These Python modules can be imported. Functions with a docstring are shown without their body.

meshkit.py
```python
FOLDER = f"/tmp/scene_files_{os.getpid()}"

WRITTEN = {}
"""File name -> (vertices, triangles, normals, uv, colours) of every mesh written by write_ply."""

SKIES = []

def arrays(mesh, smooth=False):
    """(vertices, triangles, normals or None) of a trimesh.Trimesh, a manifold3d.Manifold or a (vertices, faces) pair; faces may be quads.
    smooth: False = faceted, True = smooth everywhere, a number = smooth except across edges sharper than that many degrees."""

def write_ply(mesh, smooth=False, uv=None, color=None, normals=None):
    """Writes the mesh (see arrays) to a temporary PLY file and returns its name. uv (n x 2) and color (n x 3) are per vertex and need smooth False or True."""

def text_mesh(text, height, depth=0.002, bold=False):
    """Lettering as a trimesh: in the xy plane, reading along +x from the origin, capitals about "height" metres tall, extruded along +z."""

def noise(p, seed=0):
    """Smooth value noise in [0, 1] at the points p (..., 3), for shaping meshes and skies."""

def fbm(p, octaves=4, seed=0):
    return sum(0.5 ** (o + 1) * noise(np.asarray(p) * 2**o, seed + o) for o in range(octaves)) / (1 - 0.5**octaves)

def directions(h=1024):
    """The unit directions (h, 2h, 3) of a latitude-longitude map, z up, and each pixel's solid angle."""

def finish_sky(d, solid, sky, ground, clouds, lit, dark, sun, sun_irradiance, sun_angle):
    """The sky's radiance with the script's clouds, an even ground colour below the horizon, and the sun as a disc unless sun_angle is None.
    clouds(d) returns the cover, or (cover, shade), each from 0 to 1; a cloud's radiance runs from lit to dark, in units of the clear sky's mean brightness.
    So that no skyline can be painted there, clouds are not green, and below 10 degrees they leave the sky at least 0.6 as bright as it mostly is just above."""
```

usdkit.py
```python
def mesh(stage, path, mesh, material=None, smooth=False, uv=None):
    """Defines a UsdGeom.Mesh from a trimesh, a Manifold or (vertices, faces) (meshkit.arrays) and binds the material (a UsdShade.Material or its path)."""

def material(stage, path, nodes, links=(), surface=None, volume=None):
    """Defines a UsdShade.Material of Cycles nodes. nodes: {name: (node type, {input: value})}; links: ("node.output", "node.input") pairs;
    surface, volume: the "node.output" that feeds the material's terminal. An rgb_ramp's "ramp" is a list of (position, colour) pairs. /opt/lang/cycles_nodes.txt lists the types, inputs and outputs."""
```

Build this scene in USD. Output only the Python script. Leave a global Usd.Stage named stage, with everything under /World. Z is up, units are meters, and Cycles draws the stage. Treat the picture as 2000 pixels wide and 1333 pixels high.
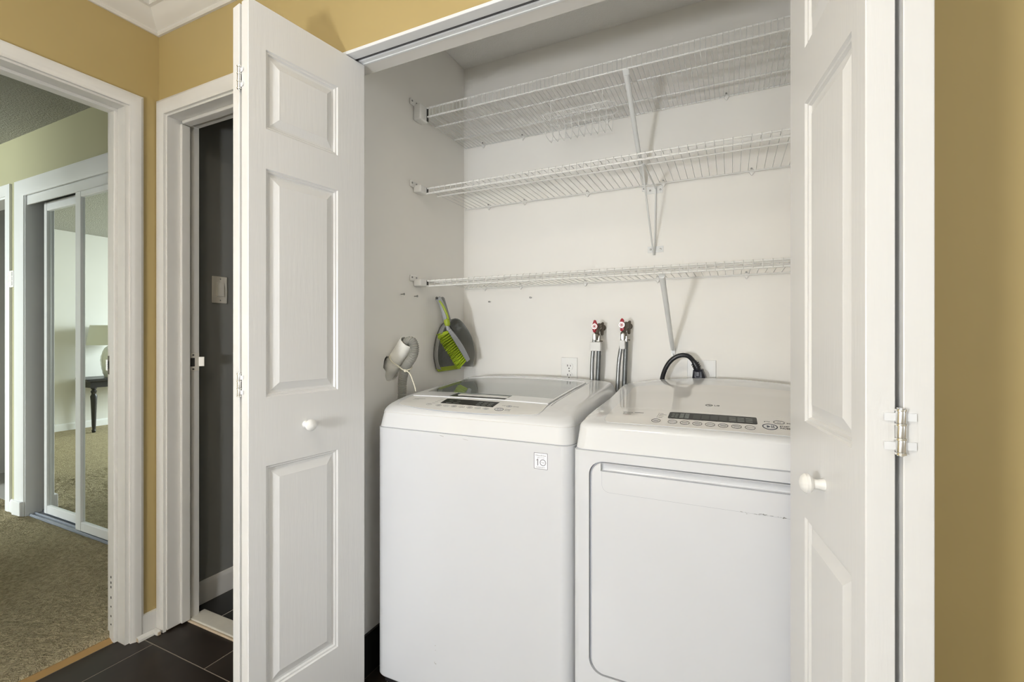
import math
import numpy as np
import trimesh
import manifold3d as m3d
from shapely.geometry import Polygon, Point, box as sbox
from shapely import affinity
from pxr import Usd, UsdGeom, UsdLux, UsdShade, Gf, Sdf
import usdkit
import meshkit

rng = np.random.default_rng(7)
PI = math.pi
stage = Usd.Stage.CreateInMemory()
UsdGeom.SetStageUpAxis(stage, 'Z')
UsdGeom.SetStageMetersPerUnit(stage, 1.0)
world = UsdGeom.Xform.Define(stage, '/World')
stage.SetDefaultPrim(world.GetPrim())

# ------------------------------------------------------------------ camera, sky, lights, exposure
FPX, YAW, HOR, CAMZ = 905.0, 25.3, 657.0, 1.166
EXPOSURE = 0.06
cam = UsdGeom.Camera.Define(stage, '/World/camera')
cam.CreateHorizontalApertureAttr(36.0)
cam.CreateVerticalApertureAttr(24.0)
cam.CreateFocalLengthAttr(36.0 * FPX / 2000.0)
cam.CreateVerticalApertureOffsetAttr(-36.0 * (666.5 - HOR) / 2000.0)
cam.CreateClippingRangeAttr(Gf.Vec2f(0.02, 200))
cam.CreateExposureAttr(EXPOSURE)
cam.AddTranslateOp().Set(Gf.Vec3d(0, 0, CAMZ))
cam.AddRotateXYZOp().Set(Gf.Vec3f(90, 0, YAW))

dome = UsdLux.DomeLight.Define(stage, '/World/sky')
dome.CreateColorAttr(Gf.Vec3f(0.80, 0.90, 1.0))
dome.CreateIntensityAttr(0.25)


def rect_light(name, loc, rot, w, h, color, power):
    l = UsdLux.RectLight.Define(stage, '/World/' + name)
    l.CreateWidthAttr(w)
    l.CreateHeightAttr(h)
    l.CreateColorAttr(Gf.Vec3f(*color))
    l.CreateIntensityAttr(power)
    l.AddTranslateOp().Set(Gf.Vec3d(*loc))
    l.AddRotateXYZOp().Set(Gf.Vec3f(*rot))


# daylight standing in the windows of the living room behind the camera (they face +y) and of the bedroom
DAY = (0.93, 0.97, 1.0)
rect_light('daylight_living', (-1.05, -6.80, 1.25), (62, 0, 0), 1.5, 2.2, DAY, 7)
rect_light('daylight_living_001', (0.55, -6.80, 1.25), (62, 0, 0), 1.5, 2.2, DAY, 7)
rect_light('daylight_bedroom', (-5.55, -3.62, 1.60), (52, 0, 0), 2.6, 1.8, (0.92, 1.0, 0.98), 27)
rect_light('added_daylight_hall', (2.10, -0.45, 1.45), (90, 0, 90), 1.2, 1.4, DAY, 2)  # side light added for the left hall wall
FILL_LAMP_COLOR = (0.97, 0.99, 1.02)
HALL_WARM = (1.0, 0.88, 0.72)
FILL_LAMP_POWER = 172.0          # globe of the added fill lamp behind the camera
HALL_POWER = 42.0           # hall ceiling light bowl

# ------------------------------------------------------------------ materials
LOOKS = '/World/Looks'


def principled(name, color, rough=0.5, metallic=0.0, spec=0.5, coat=0.0, var=0.0, var_scale=3.0, bump=0.0, bump_scale=60.0, bump_dist=0.002,
               stretch=None, trans=0.0, ior=1.5, sheen=None):
    nodes = {'p': ('principled_bsdf', dict(base_color=color, roughness=rough, metallic=metallic, specular_ior_level=spec, coat_weight=coat, coat_roughness=0.03,
                                           transmission_weight=trans, ior=ior))}
    links = []
    if var > 0 or bump > 0:
        nodes['tc'] = ('texture_coordinate', {})
        src = 'tc.object'
        if stretch is not None:
            nodes['mp'] = ('mapping', dict(scale=stretch))
            links.append(('tc.object', 'mp.vector'))
            src = 'mp.vector'
    if var > 0:
        nodes['n'] = ('noise_texture', dict(scale=var_scale, detail=4.0, roughness=0.6))
        lo = [c * (1 - var) for c in color]
        hi = [min(1, c * (1 + var)) for c in color]
        nodes['r'] = ('rgb_ramp', {'ramp': [(0.3, lo), (0.7, hi)]})
        links += [(src, 'n.vector'), ('n.fac', 'r.fac'), ('r.color', 'p.base_color')]
    if bump > 0:
        nodes['bn'] = ('noise_texture', dict(scale=bump_scale, detail=3.0, roughness=0.55))
        nodes['b'] = ('bump', dict(strength=bump, distance=bump_dist))
        links += [(src, 'bn.vector'), ('bn.fac', 'b.height'), ('b.normal', 'p.normal')]
    return usdkit.material(stage, f'{LOOKS}/{name}', nodes, links, surface='p.BSDF')


def emissive(name, color, strength):
    return usdkit.material(stage, f'{LOOKS}/{name}', {'e': ('emission', dict(color=color, strength=strength))}, surface='e.emission')


M = {}
M['yellow'] = principled('paint_yellow', (0.455, 0.345, 0.145), 0.55, var=0.02, bump=0.10, bump_scale=220, bump_dist=0.001)
M['closet'] = principled('paint_closet', (0.90, 0.88, 0.835), 0.6, var=0.015, var_scale=2.2, bump=0.12, bump_scale=160, bump_dist=0.001)
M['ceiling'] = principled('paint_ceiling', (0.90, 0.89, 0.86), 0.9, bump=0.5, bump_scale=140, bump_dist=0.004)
M['popcorn'] = principled('popcorn_ceiling_shaded', (0.40, 0.40, 0.37), 0.95, bump=1.0, bump_scale=90, bump_dist=0.012)  # greyed to hold the shade between the popcorn bumps
M['bed_green'] = principled('paint_bedroom', (0.47, 0.455, 0.29), 0.6, var=0.015)
M['bed_white'] = principled('paint_bedroom_white', (0.74, 0.74, 0.72), 0.6, var=0.01)
M['grey_wall'] = principled('paint_charcoal', (0.27, 0.272, 0.258), 0.55, var=0.03)
M['trim'] = principled('trim_white', (0.76, 0.74, 0.705), 0.33, bump=0.05, bump_scale=40)
M['trim_worn'] = principled('trim_white_worn', (0.72, 0.70, 0.655), 0.36, var=0.02, var_scale=9, bump=0.08, bump_scale=60)
M['trim_cool'] = principled('trim_bedroom', (0.80, 0.81, 0.82), 0.35)
M['crown'] = principled('crown_paint', (0.72, 0.69, 0.63), 0.45)
M['door'] = principled('door_white', (0.75, 0.745, 0.73), 0.30, bump=0.16, bump_scale=14, bump_dist=0.0025, stretch=(9, 9, 0.7))
M['door_edge'] = principled('door_edge', (0.88, 0.875, 0.86), 0.35)
M['track'] = principled('track_metal', (0.78, 0.79, 0.80), 0.35)
M['track_blue'] = principled('track_floor', (0.34, 0.37, 0.43), 0.4)
M['track_dark'] = principled('track_slot_shade', (0.10, 0.10, 0.105), 0.5)
M['zinc'] = principled('zinc', (0.72, 0.72, 0.72), 0.22, metallic=1.0)
M['chrome'] = principled('chrome', (0.80, 0.80, 0.79), 0.12, metallic=1.0)
M['appliance'] = principled('appliance_enamel', (0.69, 0.70, 0.72), 0.13, coat=0.3)
M['cover'] = principled('appliance_plastic', (0.735, 0.742, 0.745), 0.07, coat=0.3)
M['panel'] = principled('control_panel', (0.71, 0.70, 0.665), 0.22)
M['panel_warm'] = principled('dryer_panel', (0.78, 0.765, 0.735), 0.06, coat=0.2)
M['gap'] = principled('seam_shadow_gap', (0.12, 0.125, 0.14), 0.7)
M['groove'] = principled('seam_grey', (0.46, 0.475, 0.51), 0.6)
M['display'] = principled('display_black', (0.018, 0.019, 0.017), 0.35, spec=0.15)
M['display_mark'] = principled('display_mark', (0.20, 0.22, 0.20), 0.4)
M['print'] = principled('print_grey', (0.07, 0.07, 0.075), 0.5, spec=0.2)
M['print_soft'] = principled('print_soft_grey', (0.28, 0.28, 0.28), 0.5, spec=0.3)
M['print_blue'] = principled('print_slate', (0.05, 0.06, 0.085), 0.5, spec=0.2)
M['lid_glass'] = principled('lid_glass', (0.20, 0.225, 0.215), 0.05, spec=0.8, coat=0.5)
M['recess'] = principled('handle_recess', (0.045, 0.047, 0.042), 0.4, spec=0.2)
M['sticker'] = principled('sticker_white', (0.90, 0.90, 0.93), 0.35)
M['sticker_line'] = principled('sticker_line', (0.30, 0.30, 0.33), 0.45)
M['black_foot'] = principled('black_foot', (0.015, 0.013, 0.015), 0.6)
M['wire'] = principled('wire_white', (0.80, 0.795, 0.765), 0.35)
M['wire_deck_shaded'] = principled('wire_deck_shaded', (0.66, 0.655, 0.63), 0.4)  # darker copy of the white wire, underside shade put into the grey
M['wire_grey'] = principled('wire_brace', (0.76, 0.77, 0.76), 0.35)
M['plastic_white'] = principled('plastic_white', (0.84, 0.83, 0.80), 0.4)
M['screw'] = principled('screw_steel', (0.32, 0.32, 0.31), 0.35, metallic=1.0)
M['outlet'] = principled('outlet_white', (0.86, 0.855, 0.83), 0.3)
M['outlet_ivory'] = principled('outlet_almond', (0.74, 0.70, 0.62), 0.35)
M['slot'] = principled('slot_dark', (0.03, 0.028, 0.025), 0.6)
M['pipe'] = principled('pipe_pvc', (0.90, 0.885, 0.82), 0.35, var=0.03, var_scale=20)
M['hose_grey'] = principled('drain_hose', (0.33, 0.325, 0.29), 0.5)
M['tie'] = principled('cable_tie', (0.80, 0.76, 0.62), 0.4)
M['braid'] = principled('braided_hose', (0.36, 0.37, 0.37), 0.36, metallic=0.9, bump=0.25, bump_scale=1800, bump_dist=0.0006)
M['braid_dark'] = principled('braided_hose_dark', (0.19, 0.20, 0.20), 0.42, metallic=0.8, bump=0.25, bump_scale=1800, bump_dist=0.0006)
M['nut'] = principled('hose_nut', (0.42, 0.41, 0.38), 0.35, metallic=0.9)
M['brass'] = principled('valve_brass', (0.15, 0.13, 0.105), 0.45, metallic=0.8)
M['red'] = principled('valve_red', (0.40, 0.028, 0.045), 0.35)
M['pink'] = principled('valve_disc', (0.72, 0.50, 0.50), 0.4)
M['paper'] = principled('paper_tag', (0.78, 0.78, 0.76), 0.6)
M['rubber'] = principled('rubber_black', (0.014, 0.015, 0.019), 0.32)
M['rubber_blue'] = principled('plug_black', (0.02, 0.021, 0.032), 0.35)
M['pan_grey'] = principled('dustpan_grey', (0.30, 0.305, 0.295), 0.35)
M['pan_dark'] = principled('dustpan_dark', (0.115, 0.118, 0.11), 0.4, var=0.15, var_scale=40)
M['brush_grey'] = principled('brush_grey', (0.36, 0.37, 0.385), 0.4)
M['green'] = principled('plastic_green', (0.33, 0.42, 0.03), 0.4)
M['bristle'] = principled('bristle_green', (0.42, 0.56, 0.03), 0.5)
M['carpet'] = principled('carpet_beige', (0.42, 0.36, 0.23), 0.95, spec=0.1, var=0.30, var_scale=55, bump=1.0, bump_scale=120, bump_dist=0.02)
M['tile_a'] = principled('tile_brown', (0.0232, 0.0167, 0.013), 0.38, spec=0.35, var=0.30, var_scale=5, bump=0.08, bump_scale=25)
M['tile_b'] = principled('tile_brown_pale', (0.0279, 0.0209, 0.0167), 0.40, spec=0.35, var=0.30, var_scale=5, bump=0.08, bump_scale=25)
M['tile_c'] = principled('tile_brown_deep', (0.02, 0.0139, 0.0107), 0.36, spec=0.35, var=0.30, var_scale=6, bump=0.08, bump_scale=25)
M['tile_black'] = principled('tile_black', (0.016, 0.016, 0.016), 0.30, var=0.2, var_scale=6)
M['grout'] = principled('grout', (0.30, 0.26, 0.21), 0.8)
M['grout_white'] = principled('grout_pale', (0.62, 0.60, 0.56), 0.8)
M['marble'] = principled('threshold_marble', (0.66, 0.63, 0.55), 0.35, var=0.06, var_scale=12)
M['raw_wood'] = principled('raw_wood', (0.62, 0.50, 0.36), 0.6, var=0.12, var_scale=20)
M['wood_strip'] = principled('oak_strip', (0.36, 0.22, 0.08), 0.4)
M['vinyl'] = principled('black_vinyl', (0.014, 0.014, 0.012), 0.5)
M['mirror'] = principled('mirror_silver', (0.86, 0.90, 0.88), 0.01, metallic=1.0)
M['shade'] = principled('lamp_shade_linen', (0.78, 0.79, 0.75), 0.7)
M['ceramic'] = principled('lamp_ceramic', (0.80, 0.81, 0.78), 0.12, coat=0.4)
M['black_wood'] = principled('black_wood', (0.018, 0.018, 0.020), 0.35)
M['door_grey'] = principled('far_door_paint', (0.55, 0.54, 0.52), 0.45)
M['living'] = principled('paint_living', (0.84, 0.79, 0.68), 0.7)
M['living_floor'] = principled('living_floor_pale', (0.66, 0.62, 0.55), 0.6)
M['scuff'] = principled('scuff', (0.30, 0.30, 0.29), 0.7)
M['scuff_soft'] = principled('scuff_soft', (0.45, 0.45, 0.44), 0.5)
M['globe'] = emissive('fill_lamp_globe', FILL_LAMP_COLOR, FILL_LAMP_POWER)
M['bowl'] = emissive('hall_bowl', HALL_WARM, HALL_POWER)

# ------------------------------------------------------------------ naming and prim helpers
USED = {}
BASE = {}


def numbered(parent, name):
    key = (parent, name)
    n = USED.get(key, 0)
    USED[key] = n + 1
    return name if n == 0 else f'{name}_{n:03d}'


def tag(prim, label=None, cat=None, group=None, kind=None):
    for k, v in (('label', label), ('category', cat), ('group', group), ('kind', kind)):
        if v:
            prim.SetCustomDataByKey(k, v)
    return prim


def thing(name, label, cat, loc=(0, 0, 0), group=None, kind=None):
    path = '/World/' + numbered('/World', name)
    x = UsdGeom.Xform.Define(stage, path)
    x.AddTranslateOp().Set(Gf.Vec3d(*loc))
    BASE[path] = np.array(loc, float)
    tag(x.GetPrim(), label, cat, group, kind)
    return path


def obj(name, mesh, mat, parent=None, label=None, smooth=30, kind=None, cat=None, group=None):
    """One Mesh prim. Vertices are given in world coordinates and stored relative to the thing's base."""
    up = parent or '/World'
    path = up + '/' + numbered(up, name)
    base = BASE.get(up, np.zeros(3))
    BASE[path] = base
    if not isinstance(mesh, trimesh.Trimesh):
        v, f, _ = meshkit.arrays(mesh)
        mesh = trimesh.Trimesh(v, f, process=False)
    mesh = mesh.copy()
    if mesh.volume < 0:
        mesh.invert()
    mesh.vertices = mesh.vertices - base
    p = usdkit.mesh(stage, path, mesh, M[mat], smooth=smooth)
    tag(p.GetPrim(), label, cat, group, kind)
    return path


def struct(name, mesh, mat, label, cat, smooth=30):
    return obj(name, mesh, mat, None, label, smooth, kind='structure', cat=cat)


# ------------------------------------------------------------------ shape helpers (world coordinates)
cat_ = trimesh.util.concatenate


def bx(x0, x1, y0, y1, z0, z1):
    b = trimesh.creation.box([x1 - x0, y1 - y0, z1 - z0])
    b.apply_translation([(x0 + x1) / 2, (y0 + y1) / 2, (z0 + z1) / 2])
    return b


_SPH = trimesh.creation.icosphere(1).vertices


def rb(x0, x1, y0, y1, z0, z1, r=0.003):
    r = min(r, (x1 - x0) / 2.01, (y1 - y0) / 2.01, (z1 - z0) / 2.01)
    pts = [_SPH * r + np.array([cx, cy, cz]) for cx in (x0 + r, x1 - r) for cy in (y0 + r, y1 - r) for cz in (z0 + r, z1 - r)]
    return trimesh.convex.convex_hull(np.vstack(pts))


def hull(*pts):
    return trimesh.convex.convex_hull(np.vstack(pts))


def tube(path, r, sides=8, cap=True):
    p = np.asarray(path, float)
    n = len(p)
    r = np.broadcast_to(np.asarray(r, float), (n,))
    t = np.gradient(p, axis=0)
    t /= np.linalg.norm(t, axis=1, keepdims=True) + 1e-12
    a = np.array([0, 0, 1.0]) if abs(t[0, 2]) < 0.9 else np.array([1.0, 0, 0])
    ang = np.arange(sides) * 2 * PI / sides
    v = []
    for i in range(n):
        a = a - t[i] * (a @ t[i])
        a /= np.linalg.norm(a) + 1e-12
        b = np.cross(t[i], a)
        v.append(p[i] + r[i] * (np.cos(ang)[:, None] * a + np.sin(ang)[:, None] * b))
    v = np.vstack(v)
    f = []
    for i in range(n - 1):
        for j in range(sides):
            k = (j + 1) % sides
            A, B, C, D = i * sides + j, i * sides + k, (i + 1) * sides + k, (i + 1) * sides + j
            f += [[A, B, C], [A, C, D]]
    if cap:
        c0, c1 = len(v), len(v) + 1
        v = np.vstack([v, p[0], p[-1]])
        for j in range(sides):
            k = (j + 1) % sides
            f += [[c0, k, j], [c1, (n - 1) * sides + j, (n - 1) * sides + k]]
    return trimesh.Trimesh(v, np.array(f), process=False)


def smooth_path(pts, n=40):
    from scipy.interpolate import CubicSpline
    p = np.asarray(pts, float)
    s = np.r_[0, np.cumsum(np.linalg.norm(np.diff(p, axis=0), axis=1))]
    return CubicSpline(s, p)(np.linspace(0, s[-1], n))


def lathe(profile, center=(0, 0, 0), axis='z', sides=32):
    """profile: (radius, height) pairs."""
    pr = np.asarray(profile, float)
    ang = np.arange(sides) * 2 * PI / sides
    v = np.array([[r * math.cos(a), r * math.sin(a), h] for r, h in pr for a in ang])
    f = []
    for i in range(len(pr) - 1):
        for j in range(sides):
            k = (j + 1) % sides
            A, B, C, D = i * sides + j, i * sides + k, (i + 1) * sides + k, (i + 1) * sides + j
            f += [[A, B, C], [A, C, D]]
    m = trimesh.Trimesh(v, np.array(f), process=False)
    if axis == 'y-':      # height runs towards -y
        m.apply_transform(trimesh.transformations.rotation_matrix(PI / 2, [1, 0, 0]))
    elif axis == 'x':
        m.apply_transform(trimesh.transformations.rotation_matrix(PI / 2, [0, 1, 0]))
    m.apply_translation(center)
    return m


def rrect(x0, x1, y0, y1, r, seg=6):
    return sbox(x0 + r, y0 + r, x1 - r, y1 - r).buffer(r, quad_segs=seg)


def prism(poly, h0, h1, plane='xy'):
    """Extrudes a shapely polygon. xy: along z; xz: polygon in (x,z) along y; yz: polygon in (y,z) along x."""
    geoms = list(getattr(poly, 'geoms', [poly]))
    m = cat_([trimesh.creation.extrude_polygon(g, h1 - h0, engine='earcut') for g in geoms])
    v = m.vertices.copy()
    v[:, 2] += h0
    if plane == 'xz':
        v = np.c_[v[:, 0], v[:, 2], v[:, 1]]
        m = trimesh.Trimesh(v, m.faces[:, ::-1], process=False)
    elif plane == 'yz':
        v = np.c_[v[:, 2], v[:, 0], v[:, 1]]
        m = trimesh.Trimesh(v, m.faces, process=False)
    else:
        m.vertices = v
    return m


def man(t):
    t = t.copy()
    t.merge_vertices()
    return m3d.Manifold(m3d.Mesh(np.asarray(t.vertices, np.float32), np.asarray(t.faces, np.uint32)))


def tri(m):
    q = m.to_mesh()
    return trimesh.Trimesh(np.asarray(q.vert_properties)[:, :3], np.asarray(q.tri_verts), process=False)


def cut(a, *bs):
    r = man(a)
    for b in bs:
        r = r - man(b)
    return tri(r)


def union(*ms):
    r = man(ms[0])
    for b in ms[1:]:
        r = r + man(b)
    return tri(r)


def text_xy(s, x, y, h, depth=0.0006, center=False, bold=False):
    m = meshkit.text_mesh(s, h, depth, bold)
    w = m.bounds[1][0]
    m.apply_translation([x - (w / 2 if center else 0), y, 0])
    return m


def to_front(m, y):
    """xy lettering -> stands upright on a face towards -y at depth y."""
    v = m.vertices
    return trimesh.Trimesh(np.c_[v[:, 0], y - v[:, 2], v[:, 1]], m.faces, process=False)


def conform(mesh, surf, off=0.0, step=0.03):
    """Lays a flat mesh (z = 0 up) on the height field surf(x, y)."""
    if step:
        v, f = trimesh.remesh.subdivide_to_size(mesh.vertices, mesh.faces, step, max_iter=12)
        mesh = trimesh.Trimesh(v, f, process=False)
        mesh.merge_vertices()
    v = mesh.vertices.copy()
    v[:, 2] += surf(v[:, 0], v[:, 1]) + off
    return trimesh.Trimesh(v, mesh.faces, process=False)


def patch(poly, surf, off, h, step=0.03):
    return conform(prism(poly, 0, h), surf, off, step)


# ------------------------------------------------------------------ ROOM SHELL
XL, YB, XR = -1.134, 1.871, 0.345          # closet left, back, right
YH, YI = 1.07, 1.17                        # hall face and inner face of the closet's front wall
XH = -2.065                                # hall left wall
HALL_Z, CL_Z = 2.44, 2.42
DZ0 = 2.045                                # door opening height
HEAD = 2.037                               # closet header
CJ0, CJ1 = XL, 0.320                       # closet opening
DJ0, DJ1 = -2.02, -1.30                    # dark room door opening
YBED = 0.967                               # bedroom door jamb
BX0 = -2.185                               # bedroom face of the left wall
YM = 1.345                                 # bedroom face of the mirror closet's wall


def drywall(x0, x1, y0, y1, z0, z1):
    return bx(x0, x1, y0, y1, z0, z1)


# the front wall with the two openings
fw = union(bx(BX0, DJ0, YH, YI, 0, HALL_Z), bx(DJ0, DJ1, YH, YI, DZ0, HALL_Z), bx(DJ1, CJ0, YH, YI, 0, HALL_Z), bx(CJ0, CJ1, YH, YI, HEAD, HALL_Z), bx(CJ1, 1.9, YH, YI, 0, HALL_Z))
struct('wall_hall_front', fw, 'yellow', 'yellow hall wall around the laundry closet opening and the dark room door', 'wall', smooth=False)
hl = union(bx(BX0, XH, -1.3, 0.19, 0, HALL_Z), bx(BX0, XH, 0.19, YBED, DZ0, HALL_Z), bx(BX0, XH, YBED, YH, 0, HALL_Z))
struct('wall_hall_left', hl, 'yellow', 'pale yellow hall wall around the bedroom doorway at far left', 'wall', smooth=False)
struct('wall_hall_right', cut(bx(1.9, 2.0, -6.2, YI, 0, HALL_Z), bx(1.8, 2.1, -1.02, 0.12, 0.80, 2.10)), 'living', 'wall closing the hall on the right, outside the picture', 'wall', smooth=False)
rear = union(bx(BX0, -1.08, -1.30, -1.18, 0, HALL_Z), bx(0.20, 1.9, -1.30, -1.18, 0, HALL_Z))  # unseen wall, opening shaped to keep window light off the yellow walls
struct('wall_added_rear', rear, 'living', 'added wall behind the camera, its opening sized to narrow the window light', 'wall', smooth=False)
# closet
hole = Polygon([(1.318, 1.082), (1.330, 1.094), (1.352, 1.088), (1.386, 1.098), (1.398, 1.062), (1.394, 1.018), (1.376, 1.003), (1.350, 1.001), (1.330, 1.004), (1.322, 1.022), (1.326, 1.038), (1.312, 1.052)])
wl = cut(bx(XL - 0.10, XL, YI, YB + 0.10, 0, CL_Z), prism(hole, XL - 0.06, XL + 0.05, 'yz'))
struct('wall_closet_left', wl, 'closet', 'off-white left side wall of the laundry closet with a ragged pipe hole', 'wall', smooth=False)
struct('wall_closet_back', bx(XL, XR, YB, YB + 0.10, 0, CL_Z), 'closet', 'off-white back wall of the laundry closet behind the shelves', 'wall', smooth=False)
struct('wall_closet_right', bx(XR, XR + 0.1, YI, YB + 0.10, 0, CL_Z), 'closet', 'off-white right side wall of the laundry closet', 'wall', smooth=False)
struct('wall_closet_front', union(bx(CJ1, XR, YI, YI + 0.008, 0, CL_Z), bx(CJ0, CJ1, YI, YI + 0.008, HEAD, CL_Z)), 'closet', 'inner face of the closet front wall above the opening', 'wall', smooth=False)
struct('ceiling_closet', bx(XL - 0.1, XR + 0.1, YI, YB + 0.1, CL_Z, CL_Z + 0.06), 'ceiling', 'textured ceiling inside the laundry closet', 'ceiling', smooth=False)
struct('ceiling_hall', bx(BX0, 2.0, -6.2, YI, HALL_Z, HALL_Z + 0.06), 'ceiling', 'textured white hall ceiling', 'ceiling', smooth=False)
struct('trim_header', bx(CJ0, CJ1, YH + 0.062, YI + 0.008, HEAD - 0.008, HEAD), 'trim', 'white board under the closet header behind the door track', 'trim', smooth=False)
struct('baseboard_closet', bx(XL, XL + 0.008, YI, YB, 0, 0.143), 'vinyl', 'black vinyl base along the closet left wall', 'baseboard', smooth=False)

# dark room
DR = 2.9
xd = -2.092
struct('wall_dark_left', bx(xd - 0.09, xd, YI, DR, 0, HALL_Z), 'grey_wall', 'charcoal grey wall seen through the dark room door', 'wall', smooth=False)
struct('wall_dark_back', bx(xd - 0.09, XL - 0.1, DR, DR + 0.1, 0, HALL_Z), 'grey_wall', 'charcoal far wall of the dark room', 'wall', smooth=False)
struct('wall_dark_right', bx(XL - 0.16, XL - 0.1, YI, DR, 0, HALL_Z), 'grey_wall', 'charcoal right wall of the dark room', 'wall', smooth=False)
struct('wall_dark_front', union(bx(xd, DJ0 - 0.02, YI, YI + 0.012, 0, HALL_Z), bx(DJ0 - 0.02, DJ1 + 0.02, YI, YI + 0.012, DZ0 + 0.02, HALL_Z), bx(DJ1 + 0.02, XL - 0.16, YI, YI + 0.012, 0, HALL_Z)), 'grey_wall', 'charcoal inner side of the dark room door wall', 'wall', smooth=False)
struct('ceiling_dark', bx(xd - 0.09, XL - 0.1, YI, DR + 0.1, 2.33, 2.40), 'ceiling', 'white ceiling of the dark room', 'ceiling', smooth=False)
bbp = Polygon([(0, 0), (0.013, 0), (0.013, 0.078), (0.009, 0.090), (0.004, 0.097), (0, 0.097)])


def baseboard_y(x, y0, y1, side=1, h=0.097):
    """Runs along y on a wall at x, thickness towards +x (side=1) or -x."""
    p = affinity.scale(bbp, side, h / 0.097, origin=(0, 0))
    v = prism(p, y0, y1, 'xz')
    v.apply_translation([x, 0, 0])
    return v


def baseboard_x(y, x0, x1, side=-1, h=0.097):
    p = affinity.scale(bbp, side, h / 0.097, origin=(0, 0))
    v = prism(p, x0, x1, 'yz')
    v.apply_translation([0, y, 0])
    return v


struct('baseboard_dark', baseboard_y(xd, YI + 0.012, DR), 'trim', 'white baseboard along the charcoal wall in the dark room', 'baseboard')

# bedroom
BXF, BYR, BZ = -7.365, -2.80, 2.455
cx0, cx1, cz1 = -4.074, -2.30, 2.085         # mirror closet opening
fx0, fx1 = -5.15, -4.335                    # far doorway
bf = union(bx(fx1, cx0, YM, YM + 0.10, 0, BZ), bx(BXF, fx0, YM, YM + 0.10, 0, BZ), bx(fx0, fx1, YM, YM + 0.10, 2.09, BZ), bx(cx0, cx1, YM, YM + 0.10, cz1, BZ), bx(cx1, BX0 + 0.0, YM, YM + 0.10, 0, BZ))
struct('wall_bedroom_front', bf, 'bed_green', 'pale green bedroom wall above the mirrored closet doors', 'wall', smooth=False)
struct('wall_bedroom_far', bx(BXF - 0.1, BXF, BYR, YM + 0.1, 0, BZ), 'bed_white', 'white bedroom wall behind the table lamp, seen in the mirror', 'wall', smooth=False)
wb_ = (-6.9, -4.2, 0.30, 2.15)
br = cut(bx(BXF - 0.1, BX0, BYR - 0.1, BYR, 0, BZ), bx(wb_[0], wb_[1], BYR - 0.2, BYR + 0.1, wb_[2], wb_[3]))
struct('wall_bedroom_rear', br, 'bed_white', 'bedroom wall with the window, behind the viewer', 'wall', smooth=False)
struct('wall_bedroom_right', union(bx(BX0 - 0.01, BX0, BYR, 0.19, 0, BZ), bx(BX0 - 0.01, BX0, 0.19, YBED, DZ0, BZ), bx(BX0 - 0.01, BX0, YBED, YM, 0, BZ)), 'bed_white', 'bedroom side of the doorway wall', 'wall', smooth=False)
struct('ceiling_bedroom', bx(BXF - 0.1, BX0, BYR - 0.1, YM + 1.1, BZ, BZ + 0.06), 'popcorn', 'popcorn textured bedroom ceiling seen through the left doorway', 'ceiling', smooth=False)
struct('wall_mirror_closet', union(bx(cx0 - 0.05, cx1 + 0.05, YM + 0.62, YM + 0.68, 0, BZ), bx(cx0 - 0.06, cx0 - 0.01, YM + 0.10, YM + 0.62, 0, BZ), bx(cx1 + 0.01, cx1 + 0.06, YM + 0.10, YM + 0.62, 0, BZ)), 'bed_white', 'closet space behind the mirrored doors', 'wall', smooth=False)
struct('baseboard_bedroom', baseboard_y(BXF, BYR, YM, 1), 'trim_cool', 'white baseboard of the far bedroom wall, seen in the mirror', 'baseboard')
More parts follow.
